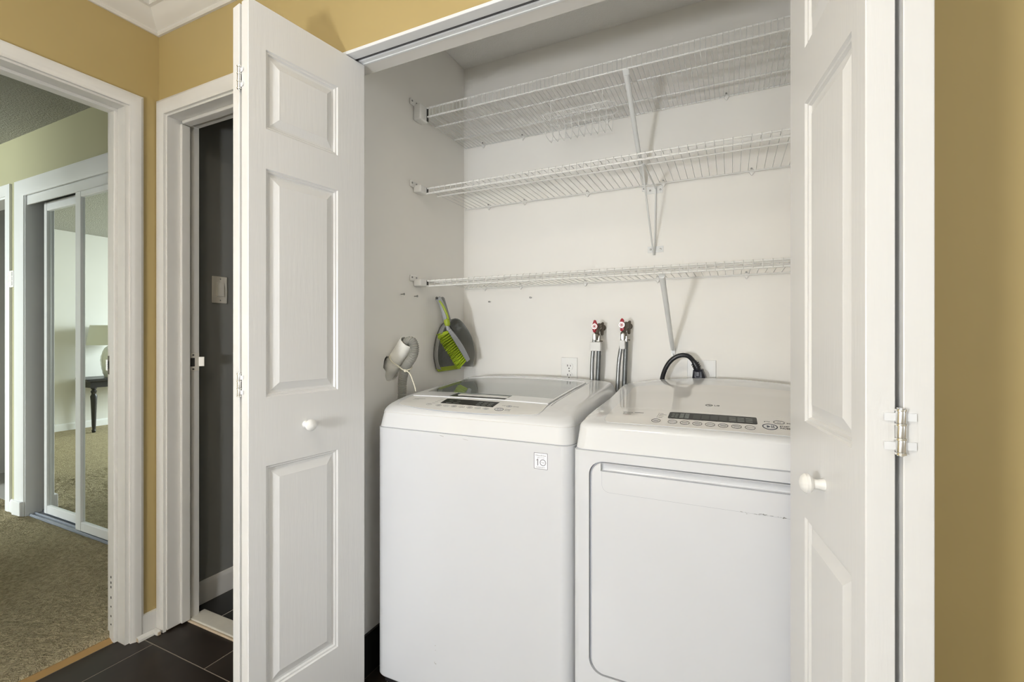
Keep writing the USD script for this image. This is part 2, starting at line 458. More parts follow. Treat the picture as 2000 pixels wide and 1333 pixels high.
struct('baseboard_bedroom_front', baseboard_x(YM, fx1 + 0.075, cx0 - 0.112, -1, 0.10), 'trim_cool', 'short white baseboard between the mirrored closet and the far doorway', 'baseboard')
struct('wall_added_partition', bx(-4.25, BX0 - 0.01, -0.42, -0.32, 0, BZ), 'bed_white', 'added partition out of view, shading the doorway end of the bedroom', 'wall', smooth=False)  # unseen blocker added to cut the window light near the doorway
# space beyond the far doorway
struct('wall_far_room', union(bx(fx0 - 0.4, fx1 + 0.3, YM + 1.0, YM + 1.06, 0, BZ), bx(fx0 - 0.46, fx0 - 0.4, YM + 0.1, YM + 1.06, 0, BZ), bx(fx1 + 0.2, fx1 + 0.26, YM + 0.1, YM + 1.06, 0, BZ)), 'bed_white', 'dim room beyond the doorway at the far left edge', 'wall', smooth=False)
# living room behind the camera
lw = [(-1.70, -0.40), (-0.10, 1.20)]
lr = bx(BX0, 2.0, -6.10, -6.0, 0, HALL_Z)
lr = cut(lr, *[bx(a, b, -6.3, -5.9, 0.06, 2.15) for a, b in lw])
struct('wall_living_rear', lr, 'living', 'living room wall with two windows behind the camera', 'wall', smooth=False)
struct('wall_living_left', bx(BX0 - 0.0, XH, -6.2, -1.3, 0, HALL_Z), 'living', 'left wall of the living room behind the camera', 'wall', smooth=False)


def window(n, a, b, y, z0, z1, label):
    t = thing(f'window_{n}', label, 'window', ((a + b) / 2, y, z0), kind='structure')
    fr = cat_([bx(a, b, y - 0.05, y + 0.0, z0, z0 + 0.05), bx(a, b, y - 0.05, y, z1 - 0.05, z1), bx(a, a + 0.05, y - 0.05, y, z0, z1), bx(b - 0.05, b, y - 0.05, y, z0, z1)])
    obj('window_frame', fr, 'trim', t, smooth=False)
    obj('meeting_rail', bx(a + 0.05, b - 0.05, y - 0.045, y - 0.005, (z0 + z1) / 2 - 0.02, (z0 + z1) / 2 + 0.02), 'trim', t, smooth=False)
    for k in (1, 2):
        x = a + (b - a) * k / 3
        obj('muntin', bx(x - 0.012, x + 0.012, y - 0.04, y - 0.01, z0 + 0.05, z1 - 0.05), 'trim', t, smooth=False)
    obj('sill', bx(a - 0.05, b + 0.05, y, y + 0.06, z0 - 0.03, z0), 'trim', t, smooth=False)


window(1, lw[0][0], lw[0][1], -6.0, 0.06, 2.15, 'white framed living room window behind the camera, left of two')
window(2, lw[1][0], lw[1][1], -6.0, 0.06, 2.15, 'white framed living room window behind the camera, right of two')
window(3, wb_[0], wb_[1], BYR, wb_[2], wb_[3], 'white framed bedroom window behind the viewer')

w4 = thing('window_4', 'added white framed window right of the camera, out of view, to brighten the left hall wall', 'window', (1.9, -0.45, 0.80), kind='structure')  # window added as the source of the side light
obj('window_frame', cat_([bx(1.91, 1.95, -1.02, 0.12, 0.80, 0.85), bx(1.91, 1.95, -1.02, 0.12, 2.05, 2.10), bx(1.91, 1.95, -1.02, -0.97, 0.80, 2.10), bx(1.91, 1.95, 0.07, 0.12, 0.80, 2.10)]), 'trim', w4, smooth=False)
obj('meeting_rail', bx(1.91, 1.95, -0.97, 0.07, 1.43, 1.47), 'trim', w4, smooth=False)
obj('sill', bx(1.84, 1.91, -1.06, 0.16, 0.77, 0.80), 'trim', w4, smooth=False)

# ------------------------------------------------------------------ FLOORS
fl = thing('floor', 'dark brown tile floor of the hall and the laundry closet', 'floor', (0, 0, 0), kind='structure')
obj('grout_bed', union(bx(BX0 + 0.05, 2.0, -1.30, YI, -0.08, -0.0009), bx(XL - 0.1, XR + 0.1, YI - 0.01, YB + 0.1, -0.08, -0.0009)), 'grout', fl, smooth=False)
TW, TD, GR = 0.62, 0.305, 0.0022
rows = [(1.005 + TD * k, -1.6685 if k % 2 == 0 else -1.978) for k in range(-6, 3)]
ti = 0
for k, (y0, xs) in enumerate(rows):
    for j in range(-2, 7):
        x0 = xs + j * TW
        a, b = x0 + GR, x0 + TW - GR
        c, d = y0 + GR, y0 + TD - GR
        lo, hi = (BX0 + 0.06, 1.9) if c < YH else (XL + 0.009, XR)
        a, b = max(a, lo), min(b, hi)
        d = min(d, YB if a >= XL and b <= XR + 0.01 and c >= YH else d)
        c = max(c, -1.29)
        if b - a < 0.03 or d - c < 0.03:
            continue
        zt = rng.uniform(-0.0003, 0.0003)
        pl = sbox(a, c, b, d)
        # keep clear of the walls and of the dark room's threshold
        keep = sbox(XH + 0.001, -1.29, 1.9, YH - 0.0).union(sbox(BX0 + 0.064, 0.21, XH + 0.01, YBED - 0.013)).union(sbox(CJ0, YH - 0.01, CJ1, YI + 0.01)).union(sbox(XL + 0.009, YI, XR, YB)).union(sbox(DJ0 + 0.001, YH - 0.01, DJ1, 1.150))
        pl = pl.intersection(keep)
        for g in getattr(pl, 'geoms', [pl]):
            if g.is_empty or g.area < 0.0008:
                continue
            m = prism(g, -0.012, zt)
            obj('tile', m, ('tile_a', 'tile_b', 'tile_c')[ti % 3], fl, smooth=False)
            ti += 1
struct('floor_living', bx(BX0, 2.0, -6.2, -1.30, -0.06, 0.0), 'living_floor', 'living room floor behind the camera', 'floor', smooth=False)
fd = thing('floor_dark', 'black tile floor of the dark room with pale grout lines', 'floor', (-1.7, 1.9, 0), kind='structure')
obj('grout_bed', bx(xd, XL - 0.16, 1.19, DR, -0.08, -0.0008), 'grout_white', fd, smooth=False)
for i in range(-1, 4):
    for j in range(0, 6):
        a, b = -2.095 + 0.305 * i + 0.18, -2.095 + 0.305 * (i + 1) + 0.18 - 0.005
        c, d = 1.155 + 0.305 * j, 1.155 + 0.305 * (j + 1) - 0.005
        a, b, c, d = max(a, xd), min(b, XL - 0.161), max(c, 1.21), min(d, DR)
        if b - a > 0.02 and d - c > 0.02:
            obj('tile', bx(a, b, c, d, -0.012, 0.0), 'tile_black', fd, smooth=False)
th = thing('threshold', 'cream marble threshold strip under the dark room door', 'threshold', (-1.66, 1.185, 0), kind='structure')
obj('slab', rb(DJ0 - 0.001, DJ1, 1.152, 1.222, -0.01, 0.010, 0.006), 'marble', th)
obj('chipped_edge', rb(DJ0 + 0.012, DJ1, 1.143, 1.153, -0.01, 0.006, 0.003), 'raw_wood', th, 'bare worn front edge of the threshold')

# carpet: a displaced pile surface near the doorway, coarser beyond
nx, ny = 260, 200
gx, gy = np.meshgrid(np.linspace(-4.9, BX0 + 0.035, nx), np.linspace(-0.6, YM + 0.012, ny), indexing='ij')
pz = np.c_[gx.ravel() * 40, gy.ravel() * 75, np.zeros(gx.size)]
hz = 0.012 + 0.016 * meshkit.fbm(pz, 3, 3) + 0.006 * meshkit.noise(np.c_[gx.ravel() * 14, gy.ravel() * 9, np.zeros(gx.size)], 5)
hz = hz.reshape(gx.shape)
fade = np.clip((YM + 0.012 - gy) / 0.05, 0, 1)
hz = 0.012 + (hz - 0.012) * (0.25 + 0.75 * fade)
hz[0, :] = hz[-1, :] = hz[:, 0] = 0.012
cv = np.c_[gx.ravel(), gy.ravel(), hz.ravel()]
ii, jj = np.meshgrid(np.arange(nx - 1), np.arange(ny - 1), indexing='ij')
qa = (ii * ny + jj).ravel()
cf = np.vstack([np.c_[qa, qa + ny, qa + ny + 1], np.c_[qa, qa + ny + 1, qa + 1]])
fb = thing('floor_bedroom', 'beige cut pile carpet of the bedroom beyond the left doorway', 'carpet', (-4.0, 0, 0), kind='structure')
obj('carpet_pile', trimesh.Trimesh(cv, cf, process=False), 'carpet', fb, smooth=True, kind='stuff')
obj('carpet_base', union(bx(BXF, BX0 + 0.036, BYR, YM + 0.08, -0.06, 0.011), bx(cx0, cx1, YM, YM + 0.62, -0.06, 0.011)), 'carpet', fb, smooth=False)
struct('floor_far_room', bx(fx0 - 0.4, fx1 + 0.2, YM + 0.08, YM + 1.0, -0.06, 0.012), 'door_grey', 'grey tile floor glimpsed through the far doorway', 'floor', smooth=False)
obj('transition_strip', hull(*[np.array([[x, y, z]]) for x, z in ((BX0 + 0.032, 0), (BX0 + 0.062, 0), (BX0 + 0.042, 0.013), (BX0 + 0.036, 0.013)) for y in (0.2, YBED)]), 'wood_strip', None, 'narrow oak strip between the beige carpet and the brown tiles', cat='transition strip', smooth=False)

# ------------------------------------------------------------------ CASINGS, JAMBS, CROWN
CW = 0.056


def casing_profile():
    return Polygon([(0, 0), (0, 0.010), (0.008, 0.012), (0.018, 0.017), (0.044, 0.017), (0.050, 0.014), (0.056, 0.012), (0.056, 0)])


def moulding(profile, p0, p1, out, side):
    """Sweeps a (side, out) profile from p0 to p1."""
    p0, p1, out, side = (np.asarray(q, float) for q in (p0, p1, out, side))
    m = trimesh.creation.extrude_polygon(profile, 1.0, engine='earcut')
    v = m.vertices
    w = p0 + v[:, [2]] * (p1 - p0) + v[:, [0]] * side + v[:, [1]] * out
    f = m.faces
    t = trimesh.Trimesh(w, f, process=False)
    if t.volume < 0:
        t = trimesh.Trimesh(w, f[:, ::-1], process=False)
    return t


def mitred(profile, corners, out, closed=False):
    """corners: list of (point, outward mitre vector) so that profile coordinate s runs along the mitre."""
    out = np.asarray(out, float)
    pr = np.asarray(profile.exterior.coords)[:-1]
    v = []
    for p, m in corners:
        p, m = np.asarray(p, float), np.asarray(m, float)
        v.append(p + pr[:, [0]] * m + pr[:, [1]] * out)
    n = len(pr)
    f = []
    for i in range(len(corners) - 1):
        for j in range(n):
            k = (j + 1) % n
            f += [[i * n + j, i * n + k, (i + 1) * n + k], [i * n + j, (i + 1) * n + k, (i + 1) * n + j]]
    cap = trimesh.creation.triangulate_polygon(profile, engine='earcut')
    v = np.vstack(v)
    # caps by index of nearest profile vertex
    idx = [int(np.argmin(np.linalg.norm(pr - q, axis=1))) for q in cap[0]]
    for a, b, c in cap[1]:
        f.append([idx[a], idx[b], idx[c]])
        e = (len(corners) - 1) * n
        f.append([e + idx[a], e + idx[c], e + idx[b]])
    t = trimesh.Trimesh(v, np.array(f), process=False)
    trimesh.repair.fix_normals(t)
    return t


CP = casing_profile()
# bedroom doorway seen from the hall: trim on the face x = XH (out = +x)
z1 = DZ0 - 0.004
ya, yb = YBED - 0.76, YBED + 0.005
struct('trim_1', mitred(CP, [((XH, yb - 0.004, 0), (0, 0.76, 0)), ((XH, yb - 0.004, z1), (0, 0.76, 0.85)), ((XH, ya, z1), (0, -1, 0.85)), ((XH, ya, 0), (0, -1, 0))], (1, 0, 0)), 'trim_worn', 'white scuffed casing around the bedroom doorway at far left', 'casing')
jb = thing('door_1', 'white door jamb and stops of the open bedroom doorway', 'doorway', ((XH + BX0) / 2, YBED, 0), kind='structure')
obj('jamb', bx(BX0, XH + 0.001, YBED - 0.012, YBED + 0.006, 0, DZ0 - 0.012), 'trim_worn', jb, smooth=False)
obj('jamb', bx(BX0, XH + 0.001, ya - 0.018, ya - 0.004, 0, DZ0 - 0.012), 'trim_worn', jb, smooth=False)
obj('jamb_head', bx(BX0, XH + 0.001, ya - 0.018, YBED + 0.002, DZ0 - 0.012, DZ0 + 0.002), 'trim_worn', jb, smooth=False)
obj('stop', rb(BX0 + 0.036, BX0 + 0.07, YBED - 0.024, YBED - 0.011, 0, DZ0 - 0.022, 0.003), 'trim_worn', jb)
obj('stop_head', rb(BX0 + 0.036, BX0 + 0.07, ya, YBED - 0.011, DZ0 - 0.024, DZ0 - 0.011, 0.003), 'trim_worn', jb)
cp = []
for z in (0.243, 0.222, 0.205, 0.165, 0.132, 0.095, 0.064):
    cp.append(rb(BX0 + 0.047, BX0 + 0.0525, YBED - 0.0247, YBED - 0.0236, z, z + rng.uniform(0.005, 0.011), 0.0005))
obj('paint_chip', cat_(cp), 'slot', jb, 'row of dark chips in the jamb near the carpet', kind='stuff')
sq = thing('strike_plate', 'small metal latch strike on the bedroom doorway jamb', 'latch', (BX0 + 0.02, YBED - 0.012, 1.05))
obj('plate', rb(BX0 + 0.002, BX0 + 0.034, YBED - 0.0138, YBED - 0.0115, 1.018, 1.090, 0.0008), 'brass', sq)
obj('lip', rb(BX0 - 0.006, BX0 + 0.004, YBED - 0.0165, YBED - 0.0120, 1.032, 1.076, 0.0015), 'zinc', sq)
obj('opening', rb(BX0 + 0.006, BX0 + 0.024, YBED - 0.0144, YBED - 0.0130, 1.040, 1.070, 0.0005), 'slot', sq, 'dark latch opening')
# dark room door: trim on the face y = YH (out = -y)
xa, xb = DJ0 + 0.005, DJ1 - 0.005
struct('trim_2', mitred(CP, [((xa, YH, 0), (-0.045 / CW, 0, 0)), ((xa, YH, z1), (-0.045 / CW, 0, 1)), ((xb, YH, z1), (1, 0, 1)), ((xb, YH, 0), (1, 0, 0))], (0, -1, 0)), 'trim_worn', 'white casing around the dark room door beside the corner', 'casing')
jd = thing('door_2', 'white door jamb and stops of the open dark room door', 'doorway', (DJ0, YI, 0), kind='structure')
obj('jamb', bx(DJ0 - 0.002, DJ0 + 0.013, YH - 0.001, YI + 0.020, 0.008, DZ0 - 0.012), 'trim_worn', jd, smooth=False)
obj('jamb', bx(DJ1 - 0.013, DJ1 + 0.002, YH - 0.001, YI + 0.020, 0.008, DZ0 - 0.012), 'trim_worn', jd, smooth=False)
obj('jamb_head', bx(DJ0 - 0.002, DJ1 + 0.002, YH - 0.001, YI + 0.020, DZ0 - 0.012, DZ0 + 0.002), 'trim_worn', jd, smooth=False)
obj('stop', rb(DJ0 + 0.012, DJ0 + 0.026, YH + 0.045, YH + 0.080, 0.008, DZ0 - 0.024, 0.004), 'trim_worn', jd)
obj('stop_head', rb(DJ0 + 0.026, DJ1 - 0.013, YH + 0.045, YH + 0.080, DZ0 - 0.025, DZ0 - 0.012, 0.004), 'trim_worn', jd)
sp = thing('strike_plate', 'metal latch strike on the dark room door jamb', 'latch', (DJ0 + 0.013, YI, 1.058), kind=None)
obj('plate', rb(DJ0 + 0.0125, DJ0 + 0.0150, YI - 0.022, YI + 0.020, 1.022, 1.095, 0.001), 'outlet_ivory', sp)
obj('opening', rb(DJ0 + 0.0140, DJ0 + 0.0155, YI - 0.018, YI + 0.002, 1.041, 1.076, 0.0006), 'slot', sp, 'dark square latch opening')
obj('lip', hull(_SPH * 0.002 + [DJ0 + 0.014, YI + 0.019, 1.042], _SPH * 0.002 + [DJ0 + 0.014, YI + 0.019, 1.078], _SPH * 0.002 + [DJ0 + 0.026, YI + 0.032, 1.042], _SPH * 0.002 + [DJ0 + 0.026, YI + 0.032, 1.078]), 'outlet_ivory', sp)
obj('screw', lathe([(0, 0.0026), (0.003, 0.0022), (0.0042, 0)], (DJ0 + 0.0148, YI - 0.004, 1.088), 'x', 12), 'screw', sp)
obj('screw', lathe([(0, 0.0026), (0.003, 0.0022), (0.0042, 0)], (DJ0 + 0.0148, YI - 0.004, 1.030), 'x', 12), 'screw', sp)
# short baseboard in the corner and its worn shoe
struct('baseboard_hall', union(bx(XH, XH + 0.013, YBED + 0.040, YH, 0, 0.085), bx(XH, DJ0 - 0.04, YH - 0.012, YH, 0, 0.085)), 'trim_worn', 'short piece of baseboard in the hall corner between the two door casings', 'baseboard', smooth=False)
sh = thing('shoe_moulding', 'worn shoe moulding with bare wood ends at the foot of the corner casings', 'moulding', (XH + 0.02, 1.03, 0))
qr = Polygon([(0, 0), (0.016, 0), (0.015, 0.008), (0.011, 0.013), (0.005, 0.016), (0, 0.017)])
s1 = prism(qr, 0.985, 1.052, 'xz')
s1.apply_translation([XH + 0.017, 0, 0])
obj('strip', s1, 'trim_worn', sh)
obj('strip', rb(XH + 0.017, XH + 0.052, 1.035, 1.053, 0, 0.017, 0.005), 'trim_worn', sh)
obj('bare_end', hull(np.array([[XH + 0.017, 0.984, 0.001], [XH + 0.032, 0.984, 0.001], [XH + 0.029, 0.984, 0.012], [XH + 0.018, 0.984, 0.016], [XH + 0.018, 0.987, 0.004]])), 'raw_wood', sh, 'bare cut wood end')
obj('bare_end', rb(XH + 0.0525, XH + 0.054, 1.038, 1.050, 0.001, 0.014, 0.0006), 'raw_wood', sh, 'bare cut wood end')
# crown moulding along the left and front hall walls
cr = Polygon([(0, 0), (0.008, 0), (0.012, 0.006), (0.012, 0.014), (0.020, 0.020), (0.034, 0.030), (0.046, 0.044), (0.054, 0.058), (0.060, 0.064), (0.070, 0.066), (0.070, 0.081), (0, 0.081)])
CZ = HALL_Z - 0.081
pr = np.asarray(cr.exterior.coords)[:-1]
cvs = []
for px_, py_, mx, my in ((XH, -1.18, 1, 0), (XH, YH, 1, -1), (1.9, YH, 0, -1)):
    cvs.append(np.c_[px_ + pr[:, 0] * mx, py_ + pr[:, 0] * my, CZ + pr[:, 1]])
n = len(pr)
cfs = []
for i in range(2):
    for j in range(n):
        k = (j + 1) % n
        cfs += [[i * n + j, i * n + k, (i + 1) * n + k], [i * n + j, (i + 1) * n + k, (i + 1) * n + j]]
crown = trimesh.Trimesh(np.vstack(cvs), np.array(cfs), process=False)
trimesh.repair.fix_normals(crown)
struct('trim_crown', crown, 'crown', 'white crown moulding round the hall ceiling at top left', 'crown moulding')

# ------------------------------------------------------------------ BEDROOM FITTINGS
MC = Polygon([(0, 0), (0, 0.008), (0.012, 0.013), (0.035, 0.018), (0.085, 0.022), (0.100, 0.018), (0.106, 0.008), (0.106, 0)])
struct('trim_3', mitred(MC, [((cx0, YM, 0.1), (-1, 0, 0)), ((cx0, YM, 2.062), (-1, 0, 0.95)), ((cx1, YM, 2.062), (1, 0, 0.95)), ((cx1, YM, 0.1), (1, 0, 0))], (0, -1, 0)), 'trim_cool', 'wide white casing around the mirrored closet doors', 'casing')
struct('trim_4', cat_([rb(cx0 - 0.112, cx0 + 0.004, YM - 0.028, YM, 0.0, 0.112, 0.006), bx(cx0 - 0.004, cx0 + 0.010, YM - 0.002, YM + 0.10, 0, cz1)]), 'trim_cool', 'plinth block and jamb at the left of the mirrored closet', 'trim')
va = thing('door_track', 'white valance and floor track of the mirrored sliding doors', 'track', ((cx0 + cx1) / 2, YM, 0), kind=None)
obj('valance', bx(cx0 + 0.012, cx1, YM + 0.006, YM + 0.014, 2.005, 2.072), 'trim_cool', va, smooth=False)
obj('floor_track', cat_([bx(cx0, cx1, YM + 0.016, YM + 0.085, 0.011, 0.022), bx(cx0, cx1, YM + 0.018, YM + 0.022, 0.022, 0.028), bx(cx0, cx1, YM + 0.040, YM + 0.045, 0.022, 0.032), bx(cx0, cx1, YM + 0.080, YM + 0.085, 0.022, 0.032)]), 'track_blue', va, smooth=False)


def mirror_door(label, x0, x1, y, z0, z1, st):
    t = thing('sliding_mirror_door', label, 'mirrored door', ((x0 + x1) / 2, y, z0), group='mirrored sliding doors')
    obj('stile', rb(x0, x0 + st, y, y + 0.026, z0, z1, 0.004), 'trim_cool', t)
    obj('stile', rb(x1 - st, x1, y, y + 0.026, z0, z1, 0.004), 'trim_cool', t)
    obj('rail', rb(x0 + st, x1 - st, y + 0.001, y + 0.026, z1 - 0.055, z1, 0.004), 'trim_cool', t)
    obj('rail', rb(x0 + st, x1 - st, y + 0.001, y + 0.026, z0, z0 + 0.052, 0.004), 'trim_cool', t)
    obj('mirror_pane', bx(x0 + st - 0.004, x1 - st + 0.004, y + 0.012, y + 0.017, z0 + 0.048, z1 - 0.05), 'mirror', t, 'mirror pane', smooth=False)


mirror_door('rear mirrored sliding door, narrow strip at left of the bedroom closet', cx0 + 0.10, -3.25, YM + 0.055, 0.034, 2.02, 0.036)
mirror_door('front mirrored sliding door cut off by the bedroom doorway jamb', -3.470, -2.31, YM + 0.014, 0.034, 2.03, 0.060)
ld = thing('door_3', 'white casing and grey panel door in the doorway at the left edge', 'door', ((fx0 + fx1) / 2, YM, 0), kind='structure')
obj('casing', mitred(CP, [((fx1, YM, 0), (1.3, 0, 0)), ((fx1, YM, 2.09), (1.3, 0, 1.3)), ((fx0, YM, 2.09), (-1.3, 0, 1.3)), ((fx0, YM, 0), (-1.3, 0, 0))], (0, -1, 0)), 'trim_cool', ld)
obj('jamb', bx(fx1 - 0.012, fx1 + 0.001, YM - 0.001, YM + 0.11, 0, 2.09), 'trim_cool', ld, smooth=False)
obj('jamb_head', bx(fx0, fx1, YM - 0.001, YM + 0.11, 2.078, 2.091), 'trim_cool', ld, smooth=False)
obj('door_leaf', bx(fx0 - 0.3, fx1 + 0.1, YM + 0.94, YM + 0.98, 0.02, 1.98), 'door_grey', ld, smooth=False)
obj('leaf_frame', bx(fx0 - 0.36, fx1 + 0.16, YM + 0.92, YM + 0.995, 1.99, 2.06), 'trim_cool', ld, smooth=False)

# wall control with three buttons
ws = thing('wall_control', 'small white wall control with three buttons beside the mirrored closet', 'switch', (-4.245, YM, 1.54))
obj('plate', rb(-4.285, -4.205, YM - 0.012, YM, 1.484, 1.594, 0.004), 'outlet', ws)
for k in range(3):
    obj('button', rb(-4.272, -4.218, YM - 0.016, YM - 0.011, 1.496 + 0.031 * k, 1.522 + 0.031 * k, 0.002), 'outlet', ws)

# console table and lamp (seen in the mirror)
ct = thing('console_table', 'black console table with turned legs, seen in the mirror', 'table', (-7.08, -0.55, 0))
TT = 0.655
obj('table_top', rb(-7.33, -6.83, -1.05, -0.045, TT - 0.03, TT, 0.006), 'black_wood', ct)
obj('apron', bx(-7.29, -6.87, -1.01, -0.09, TT - 0.105, TT - 0.03), 'black_wood', ct, smooth=False)
lp = [(0.028, TT - 0.03), (0.028, TT - 0.12), (0.018, TT - 0.13), (0.030, TT - 0.15), (0.022, TT - 0.18), (0.034, TT - 0.21), (0.030, TT - 0.26), (0.020, 0.10), (0.016, 0.05), (0.022, 0.035), (0.016, 0.012), (0, 0.012)]
for x in (-7.26, -6.90):
    for y in (-0.98, -0.135):
        obj('leg', lathe(lp, (x, y, 0), sides=14), 'black_wood', ct)
tl = thing('table_lamp', 'white ceramic table lamp with drum shade on the black console', 'lamp', (-7.08, -0.40, TT))
lb = [(0, 0), (0.075, 0), (0.08, 0.01), (0.095, 0.06), (0.11, 0.15), (0.115, 0.22), (0.10, 0.30), (0.075, 0.36), (0.035, 0.40), (0.02, 0.42), (0, 0.425)]
lbp = smooth_path(lb[2:-1], 32)
mm = lathe(np.vstack([[0, 0], [0.075, 0], lbp, [0, 0.425]]), (-7.08, -0.40, TT), sides=40)
vv = mm.vertices - [-7.08, -0.40, TT]
aa = np.arctan2(vv[:, 1], vv[:, 0])
rr = 1 + 0.03 * np.cos(aa * 10 + vv[:, 2] * 60) * np.cos(aa * 10 - vv[:, 2] * 60)
mm.vertices = np.c_[vv[:, 0] * rr, vv[:, 1] * rr, vv[:, 2]] + [-7.08, -0.40, TT]
obj('lamp_base', mm, 'ceramic', tl)
obj('lamp_shade', lathe([(0.25, 0.40), (0.215, 0.645), (0.212, 0.645), (0.247, 0.40), (0.25, 0.40)], (-7.08, -0.40, TT), sides=40), 'shade', tl)
obj('stem', lathe([(0, 0.41), (0.012, 0.41), (0.012, 0.60), (0, 0.60)], (-7.08, -0.40, TT), sides=12), 'chrome', tl)

# lamps out of the picture; the globe lamp is added to brighten the closet
hp = thing('ceiling_light', 'warm flush ceiling light of the hall, above the camera', 'lamp', (-0.55, -0.25, HALL_Z))
obj('rim', lathe([(0, 0), (0.15, 0), (0.15, -0.03), (0.135, -0.035), (0, -0.035)], (-0.55, -0.25, HALL_Z)), 'zinc', hp)
obj('bowl', lathe([(0.13, -0.035), (0.12, -0.07), (0.08, -0.095), (0.0, -0.105)], (-0.55, -0.25, HALL_Z)), 'bowl', hp)
gp = thing('added_fill_lamp', 'added globe fill lamp behind the camera, brightening the closet', 'lamp', (-0.82, -0.88, 0))
obj('base', lathe([(0, 0), (0.13, 0), (0.13, 0.015), (0.02, 0.03), (0, 0.03)], (-0.82, -0.88, 0)), 'black_wood', gp)
obj('pole', lathe([(0, 0.03), (0.011, 0.03), (0.011, 0.97), (0, 0.97)], (-0.82, -0.88, 0), sides=12), 'black_wood', gp)
gs = trimesh.creation.icosphere(3, 0.10)
gs.apply_translation([-0.82, -0.88, 1.06])
obj('globe', gs, 'globe', gp)

# ------------------------------------------------------------------ BIFOLD DOORS AND THEIR TRACK
tk = thing('door_track', 'white metal bifold track with dark slot under the closet header', 'track', (-0.44, YH + 0.03, HEAD), kind=None)
obj('front_rail', rb(CJ0, CJ1, YH - 0.005, YH + 0.029, HEAD - 0.008, HEAD + 0.002, 0.002), 'track', tk)
obj('back_rail', bx(CJ0, CJ1, YH + 0.044, YH + 0.062, HEAD - 0.007, HEAD), 'track', tk, smooth=False)
obj('slot', bx(CJ0, CJ1, YH + 0.029, YH + 0.044, HEAD - 0.0015, HEAD + 0.001), 'track_dark', tk, 'dark strip standing for the shade in the track slot', smooth=False)  # flat dark strip, the shade of a recess put into its colour
obj('lip', bx(CJ0, CJ1, YH + 0.056, YH + 0.062, HEAD - 0.010, HEAD - 0.007), 'track', tk, smooth=False)

LEAF_W, LEAF_T, LEAF_Z0, LEAF_Z1 = 0.36, 0.034, 0.012, 2.025
PANELS = [(1.707, 1.913), (1.006, 1.603), (0.235, 0.827)]
PX0, PX1 = 0.045, 0.262
PROFILE = [(0.0, 0.0), (0.003, 0.004), (0.007, 0.0045), (0.010, 0.009), (0.016, 0.0095), (0.034, 0.0025), (0.0365, 0.0010), (0.038, 0.0010)]


def raised_panel(x0, x1, z0, z1, y, sgn):
    """Raised field with its moulding, lying in the plane of the leaf face y, sinking towards -sgn*depth."""
    v, f = [], []
    for i, d in PROFILE:
        v += [[x0 + i, y - sgn * d, z0 + i], [x1 - i, y - sgn * d, z0 + i], [x1 - i, y - sgn * d, z1 - i], [x0 + i, y - sgn * d, z1 - i]]
    for k in range(len(PROFILE) - 1):
        for j in range(4):
            a, b = k * 4 + j, k * 4 + (j + 1) % 4
            f += [[a, b, b + 4], [a, b + 4, a + 4]]
    e = (len(PROFILE) - 1) * 4
    f += [[e, e + 1, e + 2], [e, e + 2, e + 3]]
    # back plate closes the piece
    B = len(v)
    v += [[x0, y - sgn * 0.0125, z0], [x1, y - sgn * 0.0125, z0], [x1, y - sgn * 0.0125, z1], [x0, y - sgn * 0.0125, z1]]
    f += [[B, B + 2, B + 1], [B, B + 3, B + 2]]
    for j in range(4):
        a, b = j, (j + 1) % 4
        f += [[B + a, B + b, b], [B + a, b, a]]
    m = trimesh.Trimesh(np.array(v), np.array(f), process=False)
    if m.volume < 0:
        m.invert()
    return m


def place(m, origin, d, nrm):
    """Leaf space (along, face normal, up) -> world."""
    v = m.vertices
    w = np.array([origin[0], origin[1], 0.0]) + v[:, [0]] * np.array([d[0], d[1], 0]) + v[:, [1]] * np.array([nrm[0], nrm[1], 0]) + v[:, [2]] * np.array([0, 0, 1.0])
    t = trimesh.Trimesh(w, m.faces, process=False)
    if t.volume < 0:
        t.invert()
    return t


def leaf(parent, near, far, face_dir, knob=False):
    """near: visible-face corner at the fold; far: same face at the track end; face_dir: +1/-1 on which side (x) the face looks."""
    near, far = np.asarray(near, float), np.asarray(far, float)
    d = (far - near) / np.linalg.norm(far - near)
    nr = np.array([d[1], -d[0]])
    if nr[0] * face_dir < 0:
        nr = -nr
    W = LEAF_W
    body = rb(0, W, -LEAF_T, 0, LEAF_Z0, LEAF_Z1, 0.002)
    for z0, z1 in PANELS:
        body = cut(body, bx(PX0, PX1, -0.013, 0.01, z0, z1), bx(PX0, PX1, -LEAF_T - 0.01, -LEAF_T + 0.013, z0, z1))
    p = obj('leaf', place(body, near, d, nr), 'door', parent, smooth=20)
    for z0, z1 in PANELS:
        obj('raised_panel', place(raised_panel(PX0, PX1, z0, z1, 0, 1), near, d, nr), 'door', p, smooth=14)
        obj('raised_panel', place(raised_panel(PX0, PX1, z0, z1, -LEAF_T, -1), near, d, nr), 'door', p, smooth=14)
    if knob:
        kx, kz = 0.157, 0.919
        kp = [(0.0, 0.0), (0.0105, 0.0), (0.0095, 0.003), (0.0078, 0.010), (0.0085, 0.016), (0.0135, 0.019), (0.0162, 0.023), (0.0160, 0.028), (0.012, 0.033), (0.006, 0.0355), (0, 0.036)]
        km = lathe(kp, (0, 0, 0), 'y-', 28)
        km.vertices = np.c_[km.vertices[:, 0] + kx, -km.vertices[:, 1], km.vertices[:, 2] + kz]
        obj('knob', place(km, near, d, nr), 'plastic_white', p)
    return d, nr


